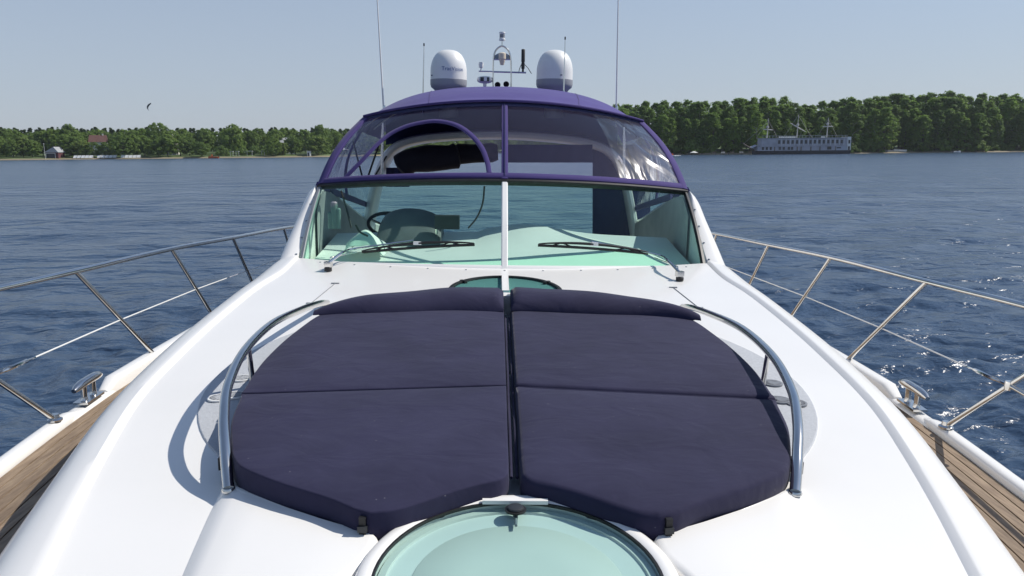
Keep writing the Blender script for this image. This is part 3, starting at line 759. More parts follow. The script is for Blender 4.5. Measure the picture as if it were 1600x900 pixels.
strip(Es, [(0, v) for v in np.linspace(.03, .99, 20)], .006, .008, .014).build('centre_zip', PURPLE_D, cv)
strip(Es, [(u, .035) for u in np.linspace(-1, 1, 71)], .05, .010, .008).build('bottom_hem', HEM, cv)
strip(Es, [(u, .985) for u in np.linspace(-1, 1, 71)], .045, .010, .006).build('top_hem', PURPLE_D, cv)
for s in (-1, 1): strip(Es, [(s * .985, v) for v in np.linspace(0, 1, 24)], .085, .014, .006).build('side_hem', HEM, cv)
czc = smooth_interp([6.5, 6.9, 7.4, 8.0, 8.6, 9.4, 9.8], [.385, .475, .56, .615, .61, .56, .50])
cxw = smooth_interp([6.5, 7.0, 7.6, 8.2, 9.8], [1.25, 1.29, 1.36, 1.42, 1.42])
def canopy(u, t):
    e = ET(u); Y = (e.y - .05) + t * (9.7 - e.y + .05); hw = cxw(Y if t > 0 else 6.5); x = hw * u
    z = czc(6.53 + t * (9.7 - 6.53)) - (.07 * x * x + .055 * x ** 4); z0 = CAM.z - (CAM.z - e.z) 
    k = max(0, 1 - t / .12); zz = CAM.z + z
    return Vector((e.x * k + x * (1 - k), Y, (e.z + .012) * k + zz * (1 - k)))
g = [[canopy(-1 + 2 * i / 56, (j / 36) ** 1.3) for j in range(37)] for i in range(57)]
MB().shell(g, -.012).build('canopy', PURPLE, cv)
for du in (.0,):
    MB().tube([canopy(-1 + 2 * i / 60, .004) + Vector((0, -.004, .004)) for i in range(61)], .011, 8).build('front_binding', HEM, cv)
for u_ in (-.52, .52):
    MB().tube([canopy(u_, (k / 30) ** 1.3) + Vector((0, 0, .013)) for k in range(31)], .0035, 6).build('canopy_seam', HEM, cv)
for tt in (.30, .62):
    MB().tube([canopy(-1 + 2 * i / 40, tt) + Vector((0, 0, -.035)) for i in range(41)], .013, 8).build('canopy_bow', STEEL, cv)
# side windows
def sidewin(s):
    def S(t, v):
        b0 = Es(s, 0); a = Vector((s * 1.56, b0.y + t * 3.0, CAM.z - (.335 + .42 * t)))
        c = canopy(s, .02 + .86 * t); p = a.lerp(c, v); p.x += s * .10 * math.sin(math.pi * v) * min(1, t * 3); return p
    b = MB().loft([[S(i / 24, j / 14) for j in range(15)] for i in range(25)]); b.build('side_window', VINYLS, cv)
    strip(S, [(t, .95) for t in np.linspace(0, 1, 20)], .12, .012, .006).build('side_top_hem', HEM, cv)
    strip(S, [(.45, v) for v in np.linspace(0, 1, 14)], .05, .010, .006).build('side_seam', HEM, cv)
    strip(S, [(t, .03) for t in np.linspace(0, 1, 20)], .06, .012, .006).build('side_bottom_hem', HEM, cv)
sym(sidewin)
# frame tubes seen through the canvas windows
fr = empty('canopy_frame', parent=yacht)
for s in (-1, 1):
    def sx(p): return Vector((p.x * -s, p.y, p.z))
    MB().tube([sx(at(597, 287, Y=7.0)), sx(at(597, 240, Y=7.0)), sx(at(598, 192, Y=7.0))], .013, 10).build('post', STEEL, fr)
    for a, b, Y0, Y1 in (((569, 288), (552, 222), 7.2, 7.7), ((571, 288), (592, 226), 7.2, 7.0), ((578, 288), (604, 244), 7.4, 7.5)):
        MB().tube([sx(at(*a, Y=Y0)), sx(at(*b, Y=Y1))], .009, 8).build('stay', BLACK, fr)

# radar arch with its kit
ar = empty('radar_arch', parent=yacht)
def archsec(x, z, w_, d, tx, tz):
    n = Vector((-tz, 0, tx)); c = Vector((x, 9.0, CAM.z + z)); o = []
    for a in np.linspace(0, 2 * math.pi, 17)[:-1]:
        ca, sa = math.cos(a), math.sin(a); o.append(c + n * (w_ * math.copysign(abs(ca) ** .6, ca)) + Vector((0, d * math.copysign(abs(sa) ** .6, sa), 0)))
    return o
ap = spline([(-1.62, 0, -1.2), (-1.50, 0, -.6), (-1.40, 0, -.25), (-1.28, 0, -.05), (-1.08, 0, .065), (-.7, 0, .13), (0, 0, .165), (.7, 0, .13), (1.08, 0, .065), (1.28, 0, -.05), (1.40, 0, -.25), (1.50, 0, -.6), (1.62, 0, -1.2)], 5)
secs = []
for i, p in enumerate(ap):
    t = (ap[min(i + 1, len(ap) - 1)] - ap[max(i - 1, 0)]).normalized(); secs.append(archsec(p.x, p.z, .055, .25, t.x, t.z))
MB().loft(secs, closed=True, caps=True).build('arch_body', GEL, ar)
MB().loft([[Vector((x, 9.22, CAM.z + .17 - .09 * (x / 1.1) ** 2)), Vector((x, 9.22, CAM.z + .60 - .07 * x * x - .055 * x ** 4))] for x in np.linspace(-1.38, 1.38, 25)]).build('rear_valance', PURPLE_D, cv)
def dome(px, text):
    d = empty('radar_dome', parent=ar); Y = 9.25; c = at(px, 138, Y=Y); r_ = 26.8 / 1186 * Y * 1.02; z0 = c.z - .02
    c = Vector((c.x, Y, z0)); H_ = .455
    prof = [(r_ * math.sin(a) ** .9 if a < 1.5 else r_, 0) for a in (1,)]
    pr = [(r_ * .985, .16)] + [(r_ * (1.0 if k < .25 else math.cos((k - .25) / .75 * math.pi / 2) ** .72), .115 + (H_ - .115) * (k if k < .25 else .25 + .75 * math.sin((k - .25) / .75 * math.pi / 2))) for k in np.linspace(0, 1, 26)]
    pr = pr[1:]; pr[-1] = (0, H_)
    MB().lathe(pr, c, 48).build('shell', WHITEP, d)
    MB().lathe([(r_ * .70, -.03), (r_ * .80, .0), (r_ * .97, .03), (r_ * 1.01, .06), (r_ * 1.01, .113), (r_ * .98, .117), (0, .117)], c, 48).build('base_band', mat('dome_base_grey', (.30, .31, .34), .5), d)
    MB().lathe([(r_ * .55, -.32), (r_ * .55, -.03), (0, -.03)], c, 24).build('pedestal', GREYP, d)
    MB().box(c + Vector((-r_ * .88 if text else r_ * .3, -r_ * .50 if text else -r_ * .985, .155)), (.02, .012, .014)).build('vent_plug', GREYP, d)
    if text:
        for body, size, dz, ph, m in (('TracVision', .062, .205, .30, BLUEP), ('K V H', .03, .262, .42, GREENP)):
            if body == 'K V H': continue
            cu = bpy.data.curves.new('lettering', 'FONT'); cu.body = body; cu.size = size; cu.resolution_u = 2; cu.extrude = .0
            to = bpy.data.objects.new('tmp', cu); COL.objects.link(to); bpy.context.view_layer.update()
            me = bpy.data.meshes.new_from_object(to.evaluated_get(bpy.context.evaluated_depsgraph_get())); bpy.data.objects.remove(to)
            bm = bmesh.new(); bm.from_mesh(me); wdt = max(v.co.x for v in bm.verts)
            bmesh.ops.subdivide_edges(bm, edges=bm.edges[:], cuts=1)
            for v in bm.verts:
                a = (v.co.x - wdt / 2) / r_ + ph; zz = dz + v.co.y
                k = (zz - .115) / (H_ - .115); kk = k if k < .25 else .25 + .75 * math.asin(min(1, (k - .25) / .75)) / (math.pi / 2)
                rr = r_ * (1.0 if kk < .25 else math.cos((kk - .25) / .75 * math.pi / 2) ** .72) + .004
                v.co = c + Vector((math.sin(a) * rr, -math.cos(a) * rr, zz))
            bm.to_mesh(me); bm.free(); me.materials.clear(); me.materials.append(m)
            o = bpy.data.objects.new('lettering', me); COL.objects.link(o); o.parent = d
dome(701, True); dome(866, False)
for (px0, py0), (px1, py1), r_, Y in (((601, 168), (586, -60), .011, 9.0), ((660, 150), (662.5, 72), .009, 9.1), ((880, 145), (883, 62), .009, 8.9), ((962.5, 168), (967, -60), .011, 9.0)):
    a, b = at(px0, py0 + 30, Y=Y), at(px1, py1, Y=Y); an = empty('whip_antenna', parent=ar)
    MB().tube([a, a.lerp(b, .5), b], [r_, r_ * .8, r_ * .55], 8).build('rod', WHITEP if r_ > .01 else STEEL, an)
    MB().lathe([(r_ * 1.5, 0), (r_ * 1.5, .12), (r_, .14), (0, .14)], a + Vector((0, 0, .10)), 10).build('ferrule', STEEL, an)
    MB().lathe([(r_ * .9, 0), (r_ * .9, .03), (0, .035)], b, 8).build('tip', BLACK, an)
def mast():
    m = empty('light_mast', parent=ar); Y = 9.1
    A = lambda x, y, dy=0: at(x, y, Y=Y + dy)
    MB().tube(spline([A(770.5, 150), A(770.5, 110), A(771, 92), A(774.5, 79), A(784.5, 72), A(794.5, 79), A(798, 92), A(798.5, 110), A(798.5, 150)], 6), .010, 10).build('hoop', STEEL, m)
    MB().tube([A(784.6, 73), A(784.6, 62)], .009, 8).build('lamp_stem', STEEL, m)
    o = A(784.6, 63.5); l = MB().lathe([(.035, 0), (.036, .02), (.030, .025), (.030, .075), (.036, .08), (.034, .095), (.01, .1), (0, .1)], o, 20).build('top_lamp', WHITEP, m)
    MB().lathe([(.0305, .03), (.0305, .07)], o, 20).build('lens', GREYP, l)
    MB().tube([A(771, 93), A(798, 93)], .008, 8).build('hoop_bar', STEEL, m)
    MB().shell([[A(771 + 27 * i / 8, 93 - (11 * math.sin(math.pi * (.15 + .7 * i / 8))) * j / 4, .02) for j in range(5)] for i in range(9)], .006).build('screen_plate', mat('blue_grey_plate', (.30, .38, .48), .3), m)
    o = A(784.6, 95, -.03); MB().lathe([(.0, -.05), (.022, -.045), (.03, -.01), (.034, .0), (.034, .012), (.042, .02), (.042, .08), (.03, .09), (0, .09)], o, 20).build('steaming_lamp', mat('cream_lamp', (.72, .62, .48), .4), m)
    MB().tube([A(748, 111.5), A(822, 113.5)], .010, 8).build('cross_bar', STEEL, m)
    o = A(751.5, 110.5); MB().lathe([(.008, 0), (.008, .03), (.026, .035), (.030, .07), (.024, .095), (0, .1)], o, 16).build('gps_puck', WHITEP, m)
    o = A(817, 112); q = MB().lathe([(.012, 0), (.012, .03), (.020, .035), (.020, .10), (.014, .105), (.0215, .11), (.0215, .245), (.018, .25), (0, .25)], o, 14).build('stub_aerial', BLACK, m)
    MB().tube([o + Vector((.02, 0, .08)), o + Vector((.06, 0, .04)), o + Vector((.10, 0, -.02))], .004, 6).build('cable', BLACK, m); MB().tube([o + Vector((-.02, 0, .08)), o + Vector((-.04, 0, .03)), o + Vector((-.05, 0, -.02))], .004, 6).build('cable', BLACK, m)
    o = A(757.5, 124.5); b = MB(); secs = []
    for t, rx, rz in ((-.06, .035, .018), (-.045, .07, .034), (0, .092, .042), (.06, .085, .04), (.09, .05, .025)): secs.append([o + Vector((rx * math.cos(a), t, rz * math.copysign(abs(math.sin(a)) ** .6, math.sin(a)))) for a in np.linspace(0, 6.283, 21)[:-1]])
    sp = b.loft(secs, closed=True, caps=True).build('searchlight', WHITEP, m)
    MB().lathe([(.0, 0), (.03, 0)], o, 8)
    b = MB().box(o + Vector((0, -.058, 0)), (.10, .02, .045)); b.build('lamp_face', DARK, sp); b = MB().box(o + Vector((.008, -.07, .0)), (.035, .012, .04)); b.build('lamp_bulb', WHITEP, sp)
    MB().tube([o, o + Vector((0, .02, -.15))], .02, 10).build('searchlight_post', WHITEP, m)
    for px, py in ((777.5, 132.5), (791, 131.5)):
        o = A(px, py, -.15); b = MB().lathe([(.012, -.18), (.012, -.05), (.022, -.02), (.034, .0), (.030, .002), (.016, -.02), (0, -.03)], (0, 0, 0), 18); b.v = [tuple(Matrix.Rotation(R(80), 3, 'X') @ Vector(v) + o) for v in b.v]; b.build('horn', BLACK, m)
        MB().tube([o + Vector((0, .1, 0)), o + Vector((0, .1, -.2))], .012, 8).build('horn_bracket', BLACK, m)
mast()
# rolled-up and hanging canvas under the arch: separate cloths
def roll(pts, rad, name, label):
    path = spline(pts, 8); rr = [rad * (.95 + .05 * math.sin(.4 * i + 1)) * min(1, .75 + i * .12, .75 + (len(path) - 1 - i) * .12) for i in range(len(path))]
    o = MB().tube(path, rr, 16).build(name, BLACKC); o.matrix_world = LEAN; tag(o, label, 'rolled canvas')
roll([at(626, 262, Y=8.68), at(640, 252, Y=8.66), at(665, 248, Y=8.66), at(700, 246, Y=8.66), at(716, 243, Y=8.68)], .15, 'rolled_curtain', 'fat black rolled canvas curtain hanging under the arch, beside the zip window')
roll([at(708, 241, Y=8.72), at(740, 240, Y=8.7), at(778, 238, Y=8.7)], .115, 'rolled_curtain', 'thinner dark rolled canvas behind the canvas centre seam')
def curtain(x0, x1, y0, y1, Y, name, label):
    g = [[at(x0 + (x1 - x0) * i / 24, y0 + (y1 - y0) * j / 20, Y=Y) + Vector((0, .012 * math.sin(i * .9 + j * .1), 0)) for j in range(21)] for i in range(25)]
    o = MB().shell(g, .006).build(name, PURPLE_D); o.matrix_world = LEAN; tag(o, label, 'curtain')
curtain(926, 1016, 226, 374, 8.9, 'canvas_curtain', 'dark blue canvas curtain hanging straight down behind the right windscreen pane')
curtain(788, 926, 226, 254, 8.75, 'canvas_valance', 'shallow dark canvas valance hanging under the arch behind the right canvas window')
curtain(603, 640, 262, 292, 8.9, 'canvas_curtain', 'short black strip of canvas curtain hanging beside the arch leg')

# ------------------------------------------------------------------ sun cushions
def cushion(s):
    root = empty('sun_cushion'); root.matrix_world = LEAN
    tag(root, ('navy blue sun cushion in full sun, on the steering wheel side' if s < 0 else 'navy blue sun cushion crossed by the shadow of the grab rail'), 'sun cushion', 'pair of navy sun cushions on the foredeck')
    T = .092; KS = 1.0
    def slab(poly, name, hb=0.006, top=T, rad=.022, rings=16, amp=.006, seed=0):
        pts = [Vector((x, y)) for x, y in poly]; N = len(pts); c = sum(pts, Vector((0, 0))) / N
        def ins(d):
            out = []
            for i in range(N):
                a, b, e = pts[i - 1], pts[i], pts[(i + 1) % N]; t = (e - a); t = t.normalized() if t.length else Vector((1, 0)); n = Vector((-t.y, t.x)); n = n if n.dot(c - b) > 0 else -n; out.append(b + n * d)
            return out
        b = MB(); secs = []
        prof = [(.012, hb), (.002, hb + .012), (0, hb + (top - hb) * .5), (.003, top - rad * 1.1)] + [(.003 + rad * (1 - math.cos(a)), top - rad * 1.1 + rad * math.sin(a)) for a in (.4, .8, 1.2, 1.5)]
        for d, z in prof: secs.append([Vector((p.x, p.y, CAM.z - deck_h(p.y) + z)) for p in ins(d)])
        base = ins(prof[-1][0]); zt = prof[-1][1]
        for k in range(1, rings):
            q = 1 - k / rings; row = []
            for p in base:
                e = c + (p - c) * q
                n = math.sin(7 * e.x + seed) * math.sin(5.3 * e.y + 1.7 * seed) + .5 * math.sin(17 * e.x - 9 * e.y + seed) 
                row.append(Vector((e.x, e.y, CAM.z - deck_h(e.y) + zt + .008 * (1 - q ** 6) + amp * .4 * n * (1 - q ** 4))))
            secs.append(row)
        b.loft(secs, closed=True); k = len(b.v); b.v.append((c.x, c.y, CAM.z - deck_h(c.y) + zt + .008)); o = k - N
        for i in range(N): b.f.append((o + i, o + (i + 1) % N, k))
        return b.build(name, NAVY, root, sharp=70), ins, prof
    I = .015; G = .010 if s > 0 else .001
    SM, SI = 2.655, 2.76                                                       # the cross seam
    out_front = [(.432, 1.878), (.52, 1.937), (.655, 2.007), (.79, 2.095), (.845, 2.165), (.885, 2.262), (.94, 2.43), (.978, SM)]
    out_rear = [(.98, SM + G), (.998, 2.87), (1.002, 3.03), (.99, 3.25), (.965, 3.45), (.935, 3.62), (.885, 3.74)]
    inner_front = [(I, SI), (I, 2.4), (I, 2.12), (.022, 2.065), (.048, 2.035), (.11, 2.006), (.18, 1.965), (.25, 1.915), (.32, 1.872), (.385, 1.858)]
    def dens(q, n=5): return [(p.x, p.y) for p in spline([(x, y, 0) for x, y in q], n)]
    fp = dens(inner_front) + dens(out_front) + [(I + (.978 - I) * k / 14, SI + (SM - SI) * k / 14) for k in range(13, 0, -1)]
    rp = dens(out_rear) + [(.885 + (I - .885) * k / 12, 3.74 + .065 * math.sin(math.pi * k / 24)) for k in range(1, 13)] + [(I, 3.805 - (3.805 - SI - G) * k / 14) for k in range(1, 15)] + [(I + (.98 - I) * k / 14, SI + G + (SM - SI) * k / 14) for k in range(1, 14)]
    mir = lambda q: [(s * x * KS, y * KS) for x, y in q]
    slab(mir(fp), 'front_pad', seed=1 + s, rad=.018 if s > 0 else .006)
    slab(mir(rp), 'rear_pad', seed=3 + s, rad=.018 if s > 0 else .006, top=T + .002)
    # head bolster: a wedge along the aft end
    secs = []
    n = 34
    for i in range(n + 1):
        t = i / n; x = I + .004 + (.945 - I) * t; e = min(1, t / .045 + .25, (1 - t) / .30 + .06); e = math.sqrt(max(0, 1 - (1 - e) ** 2))
        bk = 4.06 - .36 * t ** 2.2; ft = 3.74 - .12 * t ** 2 + .012 * math.sin(t * 9 + s); H_ = (.074 - .022 * t * t) * e + .003 * math.sin(13 * t + 2 * s)
        row = []
        for y, z in ((0, .0), (0.00, .012), (.10, .55), (.2, .83), (.32, .97), (.46, 1.0), (.66, .93), (.86, .72), (.97, .4), (1, -.4), (1, -1.1)):
            Y = ft + (bk - ft) * y; row.append(Vector((s * x * KS, Y * KS, CAM.z - deck_h(Y * KS) + T + .004 + H_ * z)))
        secs.append(row)
    MB().loft(secs, caps=True).build('head_bolster', NAVY, root, sharp=70)
    # stitched seam along the front edge, webbing strap with buckle
    st = dens(inner_front[4:] + out_front[:5], 6)
    cx, cy_ = .5, 2.4
    path = []
    for x, y in st:
        d = Vector((cx - x, cy_ - y)).normalized() * .016; path.append(Vector((s * (x + d.x) * KS, (y + d.y) * KS, CAM.z - deck_h(y * KS) + T - .0065)))
    MB().tube(path, .0013, 5).build('stitching', STITCH, root)
    MB().tube([Vector((s * (I + .014 + (.965 - I) * k / 20), SI + .004 + (SM - SI) * k / 20, CAM.z - deck_h(SI + (SM - SI) * k / 20) + T - .010)) for k in range(21)], .004, 5).build('cross_seam', STITCH if False else NAVY, root)
    sx_, sy = .405, 1.866
    for k, (dz, hh, ww, m, nm) in enumerate(((.050, .055, .018, BLACK, 'strap'), (.046, .016, .025, DARK, 'buckle'))):
        MB().box(Vector((s * sx_, sy - .004 - .006 * k, CAM.z - deck_h(sy) + dz)), (ww, .012, hh), Matrix.Rotation(.12 * s, 3, 'Z')).build(nm, m, root)
    MB().tube([Vector((s * .009, y, CAM.z - deck_h(y) + .06 + .006 * math.sin(y * 11))) for y in np.linspace(2.12, 3.75, 26)], .005, 8).build('side_piping', NAVY, root)
sym(cushion)

# ------------------------------------------------------------------ far banks
def far(px, dist, z=None, py=None):
    d = fw * FPX + rt * (px - 800) - up * ((py if py is not None else 240) - 450); t = dist / d.y; p = CAM + d * t
    if py is None: p.z = gz(p.x, p.y) if z is None else z
    return p
BARK = mat('bark', (.10, .085, .07), .9, var=.4, vscale=3); BARKB = mat('pale_bark', (.42, .40, .37), .9, var=.4, vscale=2)
L_WOOD = leafmat('wood_leaves', (.17, .28, .056), .34); L_ROUND = leafmat('round_tree_leaves', (.165, .255, .06), .30)
L_LIGHT = leafmat('light_leaves', (.21, .29, .075), .2); L_CONE = leafmat('conifer_needles', (.10, .155, .062), .25); L_BUSH = leafmat('bush_leaves', (.165, .255, .062), .28)
def tree_proto(kind, seed, H, Rd, lm, clumps=62, per=44, leaf=.42):
    g = np.random.default_rng(seed); V = []; Fc = []
    def leafq(c, n, s):
        n = Vector(n).normalized(); a = n.cross(Vector((g.normal(), g.normal(), g.normal()))).normalized(); b = n.cross(a); o = len(V); k = g.uniform(.6, 1.25) * s; k2 = k * g.uniform(.5, .9)
        V.extend([tuple(c - a * k), tuple(c - b * k2), tuple(c + a * k), tuple(c + b * k2)]); Fc.append((o, o + 1, o + 2, o + 3))
    for i in range(clumps):
        if kind == 'pine':
            t = .22 + .76 * (i + g.uniform(0, 1)) / clumps; r = Rd * (1 - t) ** .8 * (.8 + .25 * math.sin(t * 40 + seed)) + .12; rad = .32 + .6 * (1 - t)
        elif kind == 'tall':
            t = g.uniform(.10, 1); r = Rd * max(.08, math.sin(math.pi * min(1, t * .86 + .12))) ** .55; rad = g.uniform(.5, 1.05)
        elif kind == 'bush':
            t = g.uniform(.05, .95); r = Rd * max(.1, math.cos(t * math.pi / 2 * .95)) ** .6; rad = g.uniform(.5, .95)
        else:
            t = g.uniform(.14, 1); q = (t - .52) / .5; r = Rd * math.sqrt(max(.05, 1 - q * q)); rad = g.uniform(.45, .95)
        an = g.uniform(0, 6.283); f = math.sqrt(g.uniform(.12, 1)); lob = 1 + .16 * math.sin(3 * an + seed) + .10 * math.sin(5 * an + t * 9 + seed)
        c = Vector((math.cos(an) * r * f * lob, math.sin(an) * r * f * lob, t * H))
        for k in range(per):
            d = Vector((g.normal(), g.normal(), g.normal())).normalized(); rr = rad * g.uniform(.5, 1.08); p = c + Vector((d.x * rr, d.y * rr, d.z * rr * .85))
            if p.z < .05: p.z = .05 + abs(g.normal()) * .3
            out = Vector((p.x, p.y, (p.z - H * .45) * .5)).normalized() if p.length else d
            leafq(p, d * .75 + out * .6 + Vector((0, 0, .35)) + Vector((g.normal(), g.normal(), g.normal())) * .35, leaf)
    me = bpy.data.meshes.new('crown'); me.from_pydata(V, [], Fc); me.materials.append(lm)
    b = MB(); th = H * (.97 if kind == 'pine' else .8); r0_ = .016 * H if kind != 'bush' else .05
    b.tube([Vector((.1 * math.sin(i * 1.3 + seed), .1 * math.cos(i * 1.7), -.4 + (th + .4) * i / 6)) for i in range(7)], [r0_ * (1.25 - i / 6 * 1.15) for i in range(7)], 7)
    if kind != 'pine':
        for k in range(7):
            a = g.uniform(0, 6.283); z = H * g.uniform(.15 if kind != 'tall' else .25, .65); L = Rd * g.uniform(.5, .9)
            b.tube([Vector((0, 0, z)), Vector((math.cos(a) * L * .5, math.sin(a) * L * .5, z + L * .5)), Vector((math.cos(a) * L, math.sin(a) * L, z + L * .85))], [r0_ * .5, r0_ * .3, r0_ * .1], 5)
    to = b.build('trunk', BARKB if kind == 'tall' and seed % 3 == 0 else BARK); tm = to.data; bpy.data.objects.remove(to)
    return me, tm, H
PT = [tree_proto('tall', 10 + i, 20 + (i % 3), 3.3 + .35 * (i % 4), L_WOOD, 230, 28, .33) for i in range(6)]
PR = [tree_proto('round', 30 + i, 10.5, 4.3 + .4 * (i % 3), L_ROUND, 160, 30, .31) for i in range(5)]
PL = [tree_proto('round', 50 + i, 10, 4.6, L_LIGHT, 76, 46, .38) for i in range(2)]
PC = [tree_proto('pine', 60 + i, 17, 2.5 + .3 * i, L_CONE, 90, 26, .34) for i in range(4)]
PB = [tree_proto('bush', 70 + i, 4.2, 3.0 + .4 * i, L_BUSH, 46, 40, .30) for i in range(3)]
def plant(name, proto, p, scale, label, cat, group=None, wide=1.0):
    e = empty(name, p); e.rotation_euler = (0, 0, rnd.uniform(0, 6.28)); e.scale = (scale * wide, scale * wide, scale)
    for nm, me in (('crown', proto[0]), ('trunk', proto[1])):
        o = bpy.data.objects.new(nm, me); COL.objects.link(o); o.parent = e
    tag(e, label, cat, group); return e
def wood_label(q, row):
    wh = 'between the purple canvas and the dark jetty' if q < 1095 else 'behind the dark jetty' if q < 1178 else 'behind the three-masted ship' if q < 1328 else 'just right of the moored ship' if q < 1425 else 'above the narrow sandy strip' if q < 1490 else 'at the far right edge'
    return ('leafy front-row tree of the right bank wood ', 'tall middle-row tree of the right bank wood ', 'tallest back-row tree of the right bank wood ')[row] + wh
def left_where(q):
    return 'left of the maroon boathouse' if q < 64 else 'behind the white fence' if q < 228 else 'between the white fence and the orange boat' if q < 326 else 'behind the lawn' if q < 428 else 'between the lawn and the white tent'
# right bank: a dense wood of tall trees
def skyline_r(px): return float(np.interp(px, [900, 985, 1010, 1060, 1110, 1150, 1185, 1215, 1245, 1275, 1310, 1350, 1400, 1455, 1500, 1560, 1620, 1700, 1800], [170, 168, 163, 164, 161, 162, 158, 159, 167, 165, 161, 157, 154, 150, 153, 155, 159, 160, 160]))
for row, (dd, step, f) in enumerate(((7, 17, .80), (16, 15, .95), (28, 15, 1.04))):
    px = 935 + row * 6
    while px < 1720:
        q = px + rnd.uniform(-4, 4); x = far(q, 340).x; D = shore(x) + dd + rnd.uniform(-2.5, 2.5); p = far(q, D)
        ztop = CAM.z + (233.5 - .0093 * (q - 800) - skyline_r(q)) / FPX * D; h = (ztop - p.z) * (f if row != 1 else rnd.uniform(.86, 1.0)) * rnd.uniform(.93, 1.03)
        if row == 0: h *= rnd.uniform(.72, 1.0)
        pr = rnd.choice(PT); plant('broadleaf_tree', pr, p, h / pr[2], wood_label(q, row), 'tree', 'wood on the right bank', rnd.uniform(1.08, 1.42))
        px += step * rnd.uniform(.8, 1.15)
for q, s_, off in ((1078, 1.25, 2), (1052, 1.5, 3), (1030, 1.2, 2.5), (1003, 1.2, 3)):
    p = far(q, shore(far(q, 340).x) + off); plant('waterside_bush', rnd.choice(PB), p, s_ * 1.15, 'light green bush at the water edge left of the moored ship', 'bush', 'bushes left of the ship')
for q, s_, off in ((1342, 1.1, 3), (1356, 1.25, 4), (1372, 1.1, 3), (1331, .9, 2)):
    p = far(q, shore(far(q, 340).x) + off); plant('waterside_bush', rnd.choice(PB), p, s_, 'low pale green bush just behind the stern of the moored ship', 'bush', 'bushes behind the ship stern')
p = far(1381, shore(far(1381, 340).x) + 5); plant('round_tree', PL[0], p, .98, 'bright green round tree right of the moored ship', 'tree')
for q in list(range(1430, 1700, 19)):
    q += rnd.uniform(-5, 5); p = far(q, shore(far(q, 340).x) + rnd.uniform(3.5, 5)); plant('waterside_bush', rnd.choice(PB), p, rnd.uniform(.6, 1.15), 'dark green bush under the tall trees on the far right shore', 'bush', 'bushes along the far right shore')
for q in (1098, 1118, 1140, 1158):
    p = far(q + rnd.uniform(-4, 4), shore(far(q, 340).x) + 4.5); plant('waterside_bush', rnd.choice(PB), p, rnd.uniform(.5, .8), 'small bush on the shore behind the dark jetty', 'bush', 'bushes behind the jetty')
# left bank: round waterside trees, taller trees and a line of conifers behind
px = -150
while px < 590:
    q = px + rnd.uniform(-3, 3); D = shore(far(q, 400).x) + rnd.uniform(68, 90); pr = rnd.choice(PC); p = far(q, D)
    zt = CAM.z + (233.5 - .0093 * (q - 800) - rnd.uniform(200, 205)) / FPX * D
    plant('conifer', pr, p, (zt - p.z) / pr[2], 'dark pointed conifer in the back row ' + left_where(q), 'conifer', 'conifers behind the left bank', 1.9); px += rnd.uniform(5, 8.5)
px = -150
while px < 585:
    q = px + rnd.uniform(-4, 4); D = shore(far(q, 400).x) + rnd.uniform(24, 50); pr = rnd.choice(PR); p = far(q, D)
    if 141 < q < 170 or 254 < q < 268 or 440 < q < 460: D = shore(far(q, 400).x) + 50; p = far(q, D)
    zt = CAM.z + (233.5 - .0093 * (q - 800) - rnd.uniform(203, 211)) / FPX * D
    plant('leafy_tree', pr, p, (zt - p.z) / pr[2], 'mid green leafy tree in the middle row ' + left_where(q), 'tree', 'middle row of trees on the left bank', rnd.uniform(.85, 1.05)); px += rnd.uniform(11, 16)
BARE = ((326, 425), (474, 492), (519, 545))
px = -150
while px < 585:
    q = px + rnd.uniform(-3, 3)
    if not any(a < q < b for a, b in BARE) and not 64 < q < 97 and not 512 < q < 528:
        D = shore(far(q, 400).x) + rnd.uniform(5, 13); pr = rnd.choice(PR + [PL[1]] if rnd.random() < .5 else PR); p = far(q, D)
        zt = CAM.z + (233.5 - .0093 * (q - 800) - (rnd.uniform(212, 225) if not 140 < q < 172 else 224)) / FPX * D
        plant('waterside_tree', pr, p, (zt - p.z) / pr[2], 'round green tree at the waterside ' + left_where(q), 'tree', 'front row of trees on the left bank', rnd.uniform(1.0, 1.35))
    px += rnd.uniform(13, 21)
for q, top, lab, pr, wd in ((110, 198, 'tall dark green tree rising above the others beside the red-roofed house', PR[0], .8), (250, 196, 'tallest leafy tree on the left bank, below the flying kite', PR[1], .95), (366, 198, 'tall bushy tree behind the lawn with pale shelters', PR[2], .75), (502, 198, 'tall round-topped tree beside the purple canvas edge', PR[3], .7)):
    D = shore(far(q, 400).x) + 22; p = far(q, D); zt = CAM.z + (233.5 - .0093 * (q - 800) - top) / FPX * D; plant('leafy_tree', pr, p, (zt - p.z) / pr[2], lab, 'tree', None, wd)
for q, top, lab, pr in ((496, 214, 'pale yellow-green round willow beside the white tent', PL[0]), (462, 218, 'broad dark green round tree left of the pale willow', PR[4])):
    D = shore(far(q, 400).x) + 9; p = far(q, D); zt = CAM.z + (233.5 - .0093 * (q - 800) - top) / FPX * D; plant('waterside_tree', pr, p, (zt - p.z) / pr[2], lab, 'tree', None, 1.15)
for q, s_ in ((345, 1.2), (352, .9), (430, .8), (440, 1.0), (420, .6), (510, .7), (398, 1.1), (380, 1.0), (412, 1.1)):
    p = far(q, shore(far(q, 400).x) + (9 if q < 356 else 14)); plant('lawn_bush', rnd.choice(PB), p, s_, 'rounded bush beside the lawn on the left bank', 'bush', 'bushes around the lawn')
# trees at the head of the lake, behind the yacht
for k in range(34):
    x = -80 + k * 4.1; y = shore(x) + rnd.uniform(8, 16); pr = rnd.choice(PR); plant('distant_tree', pr, Vector((x, y, gz(x, y))), rnd.uniform(1.0, 1.35), 'distant tree at the head of the lake behind the yacht', 'tree', 'trees behind the yacht', 1.3)

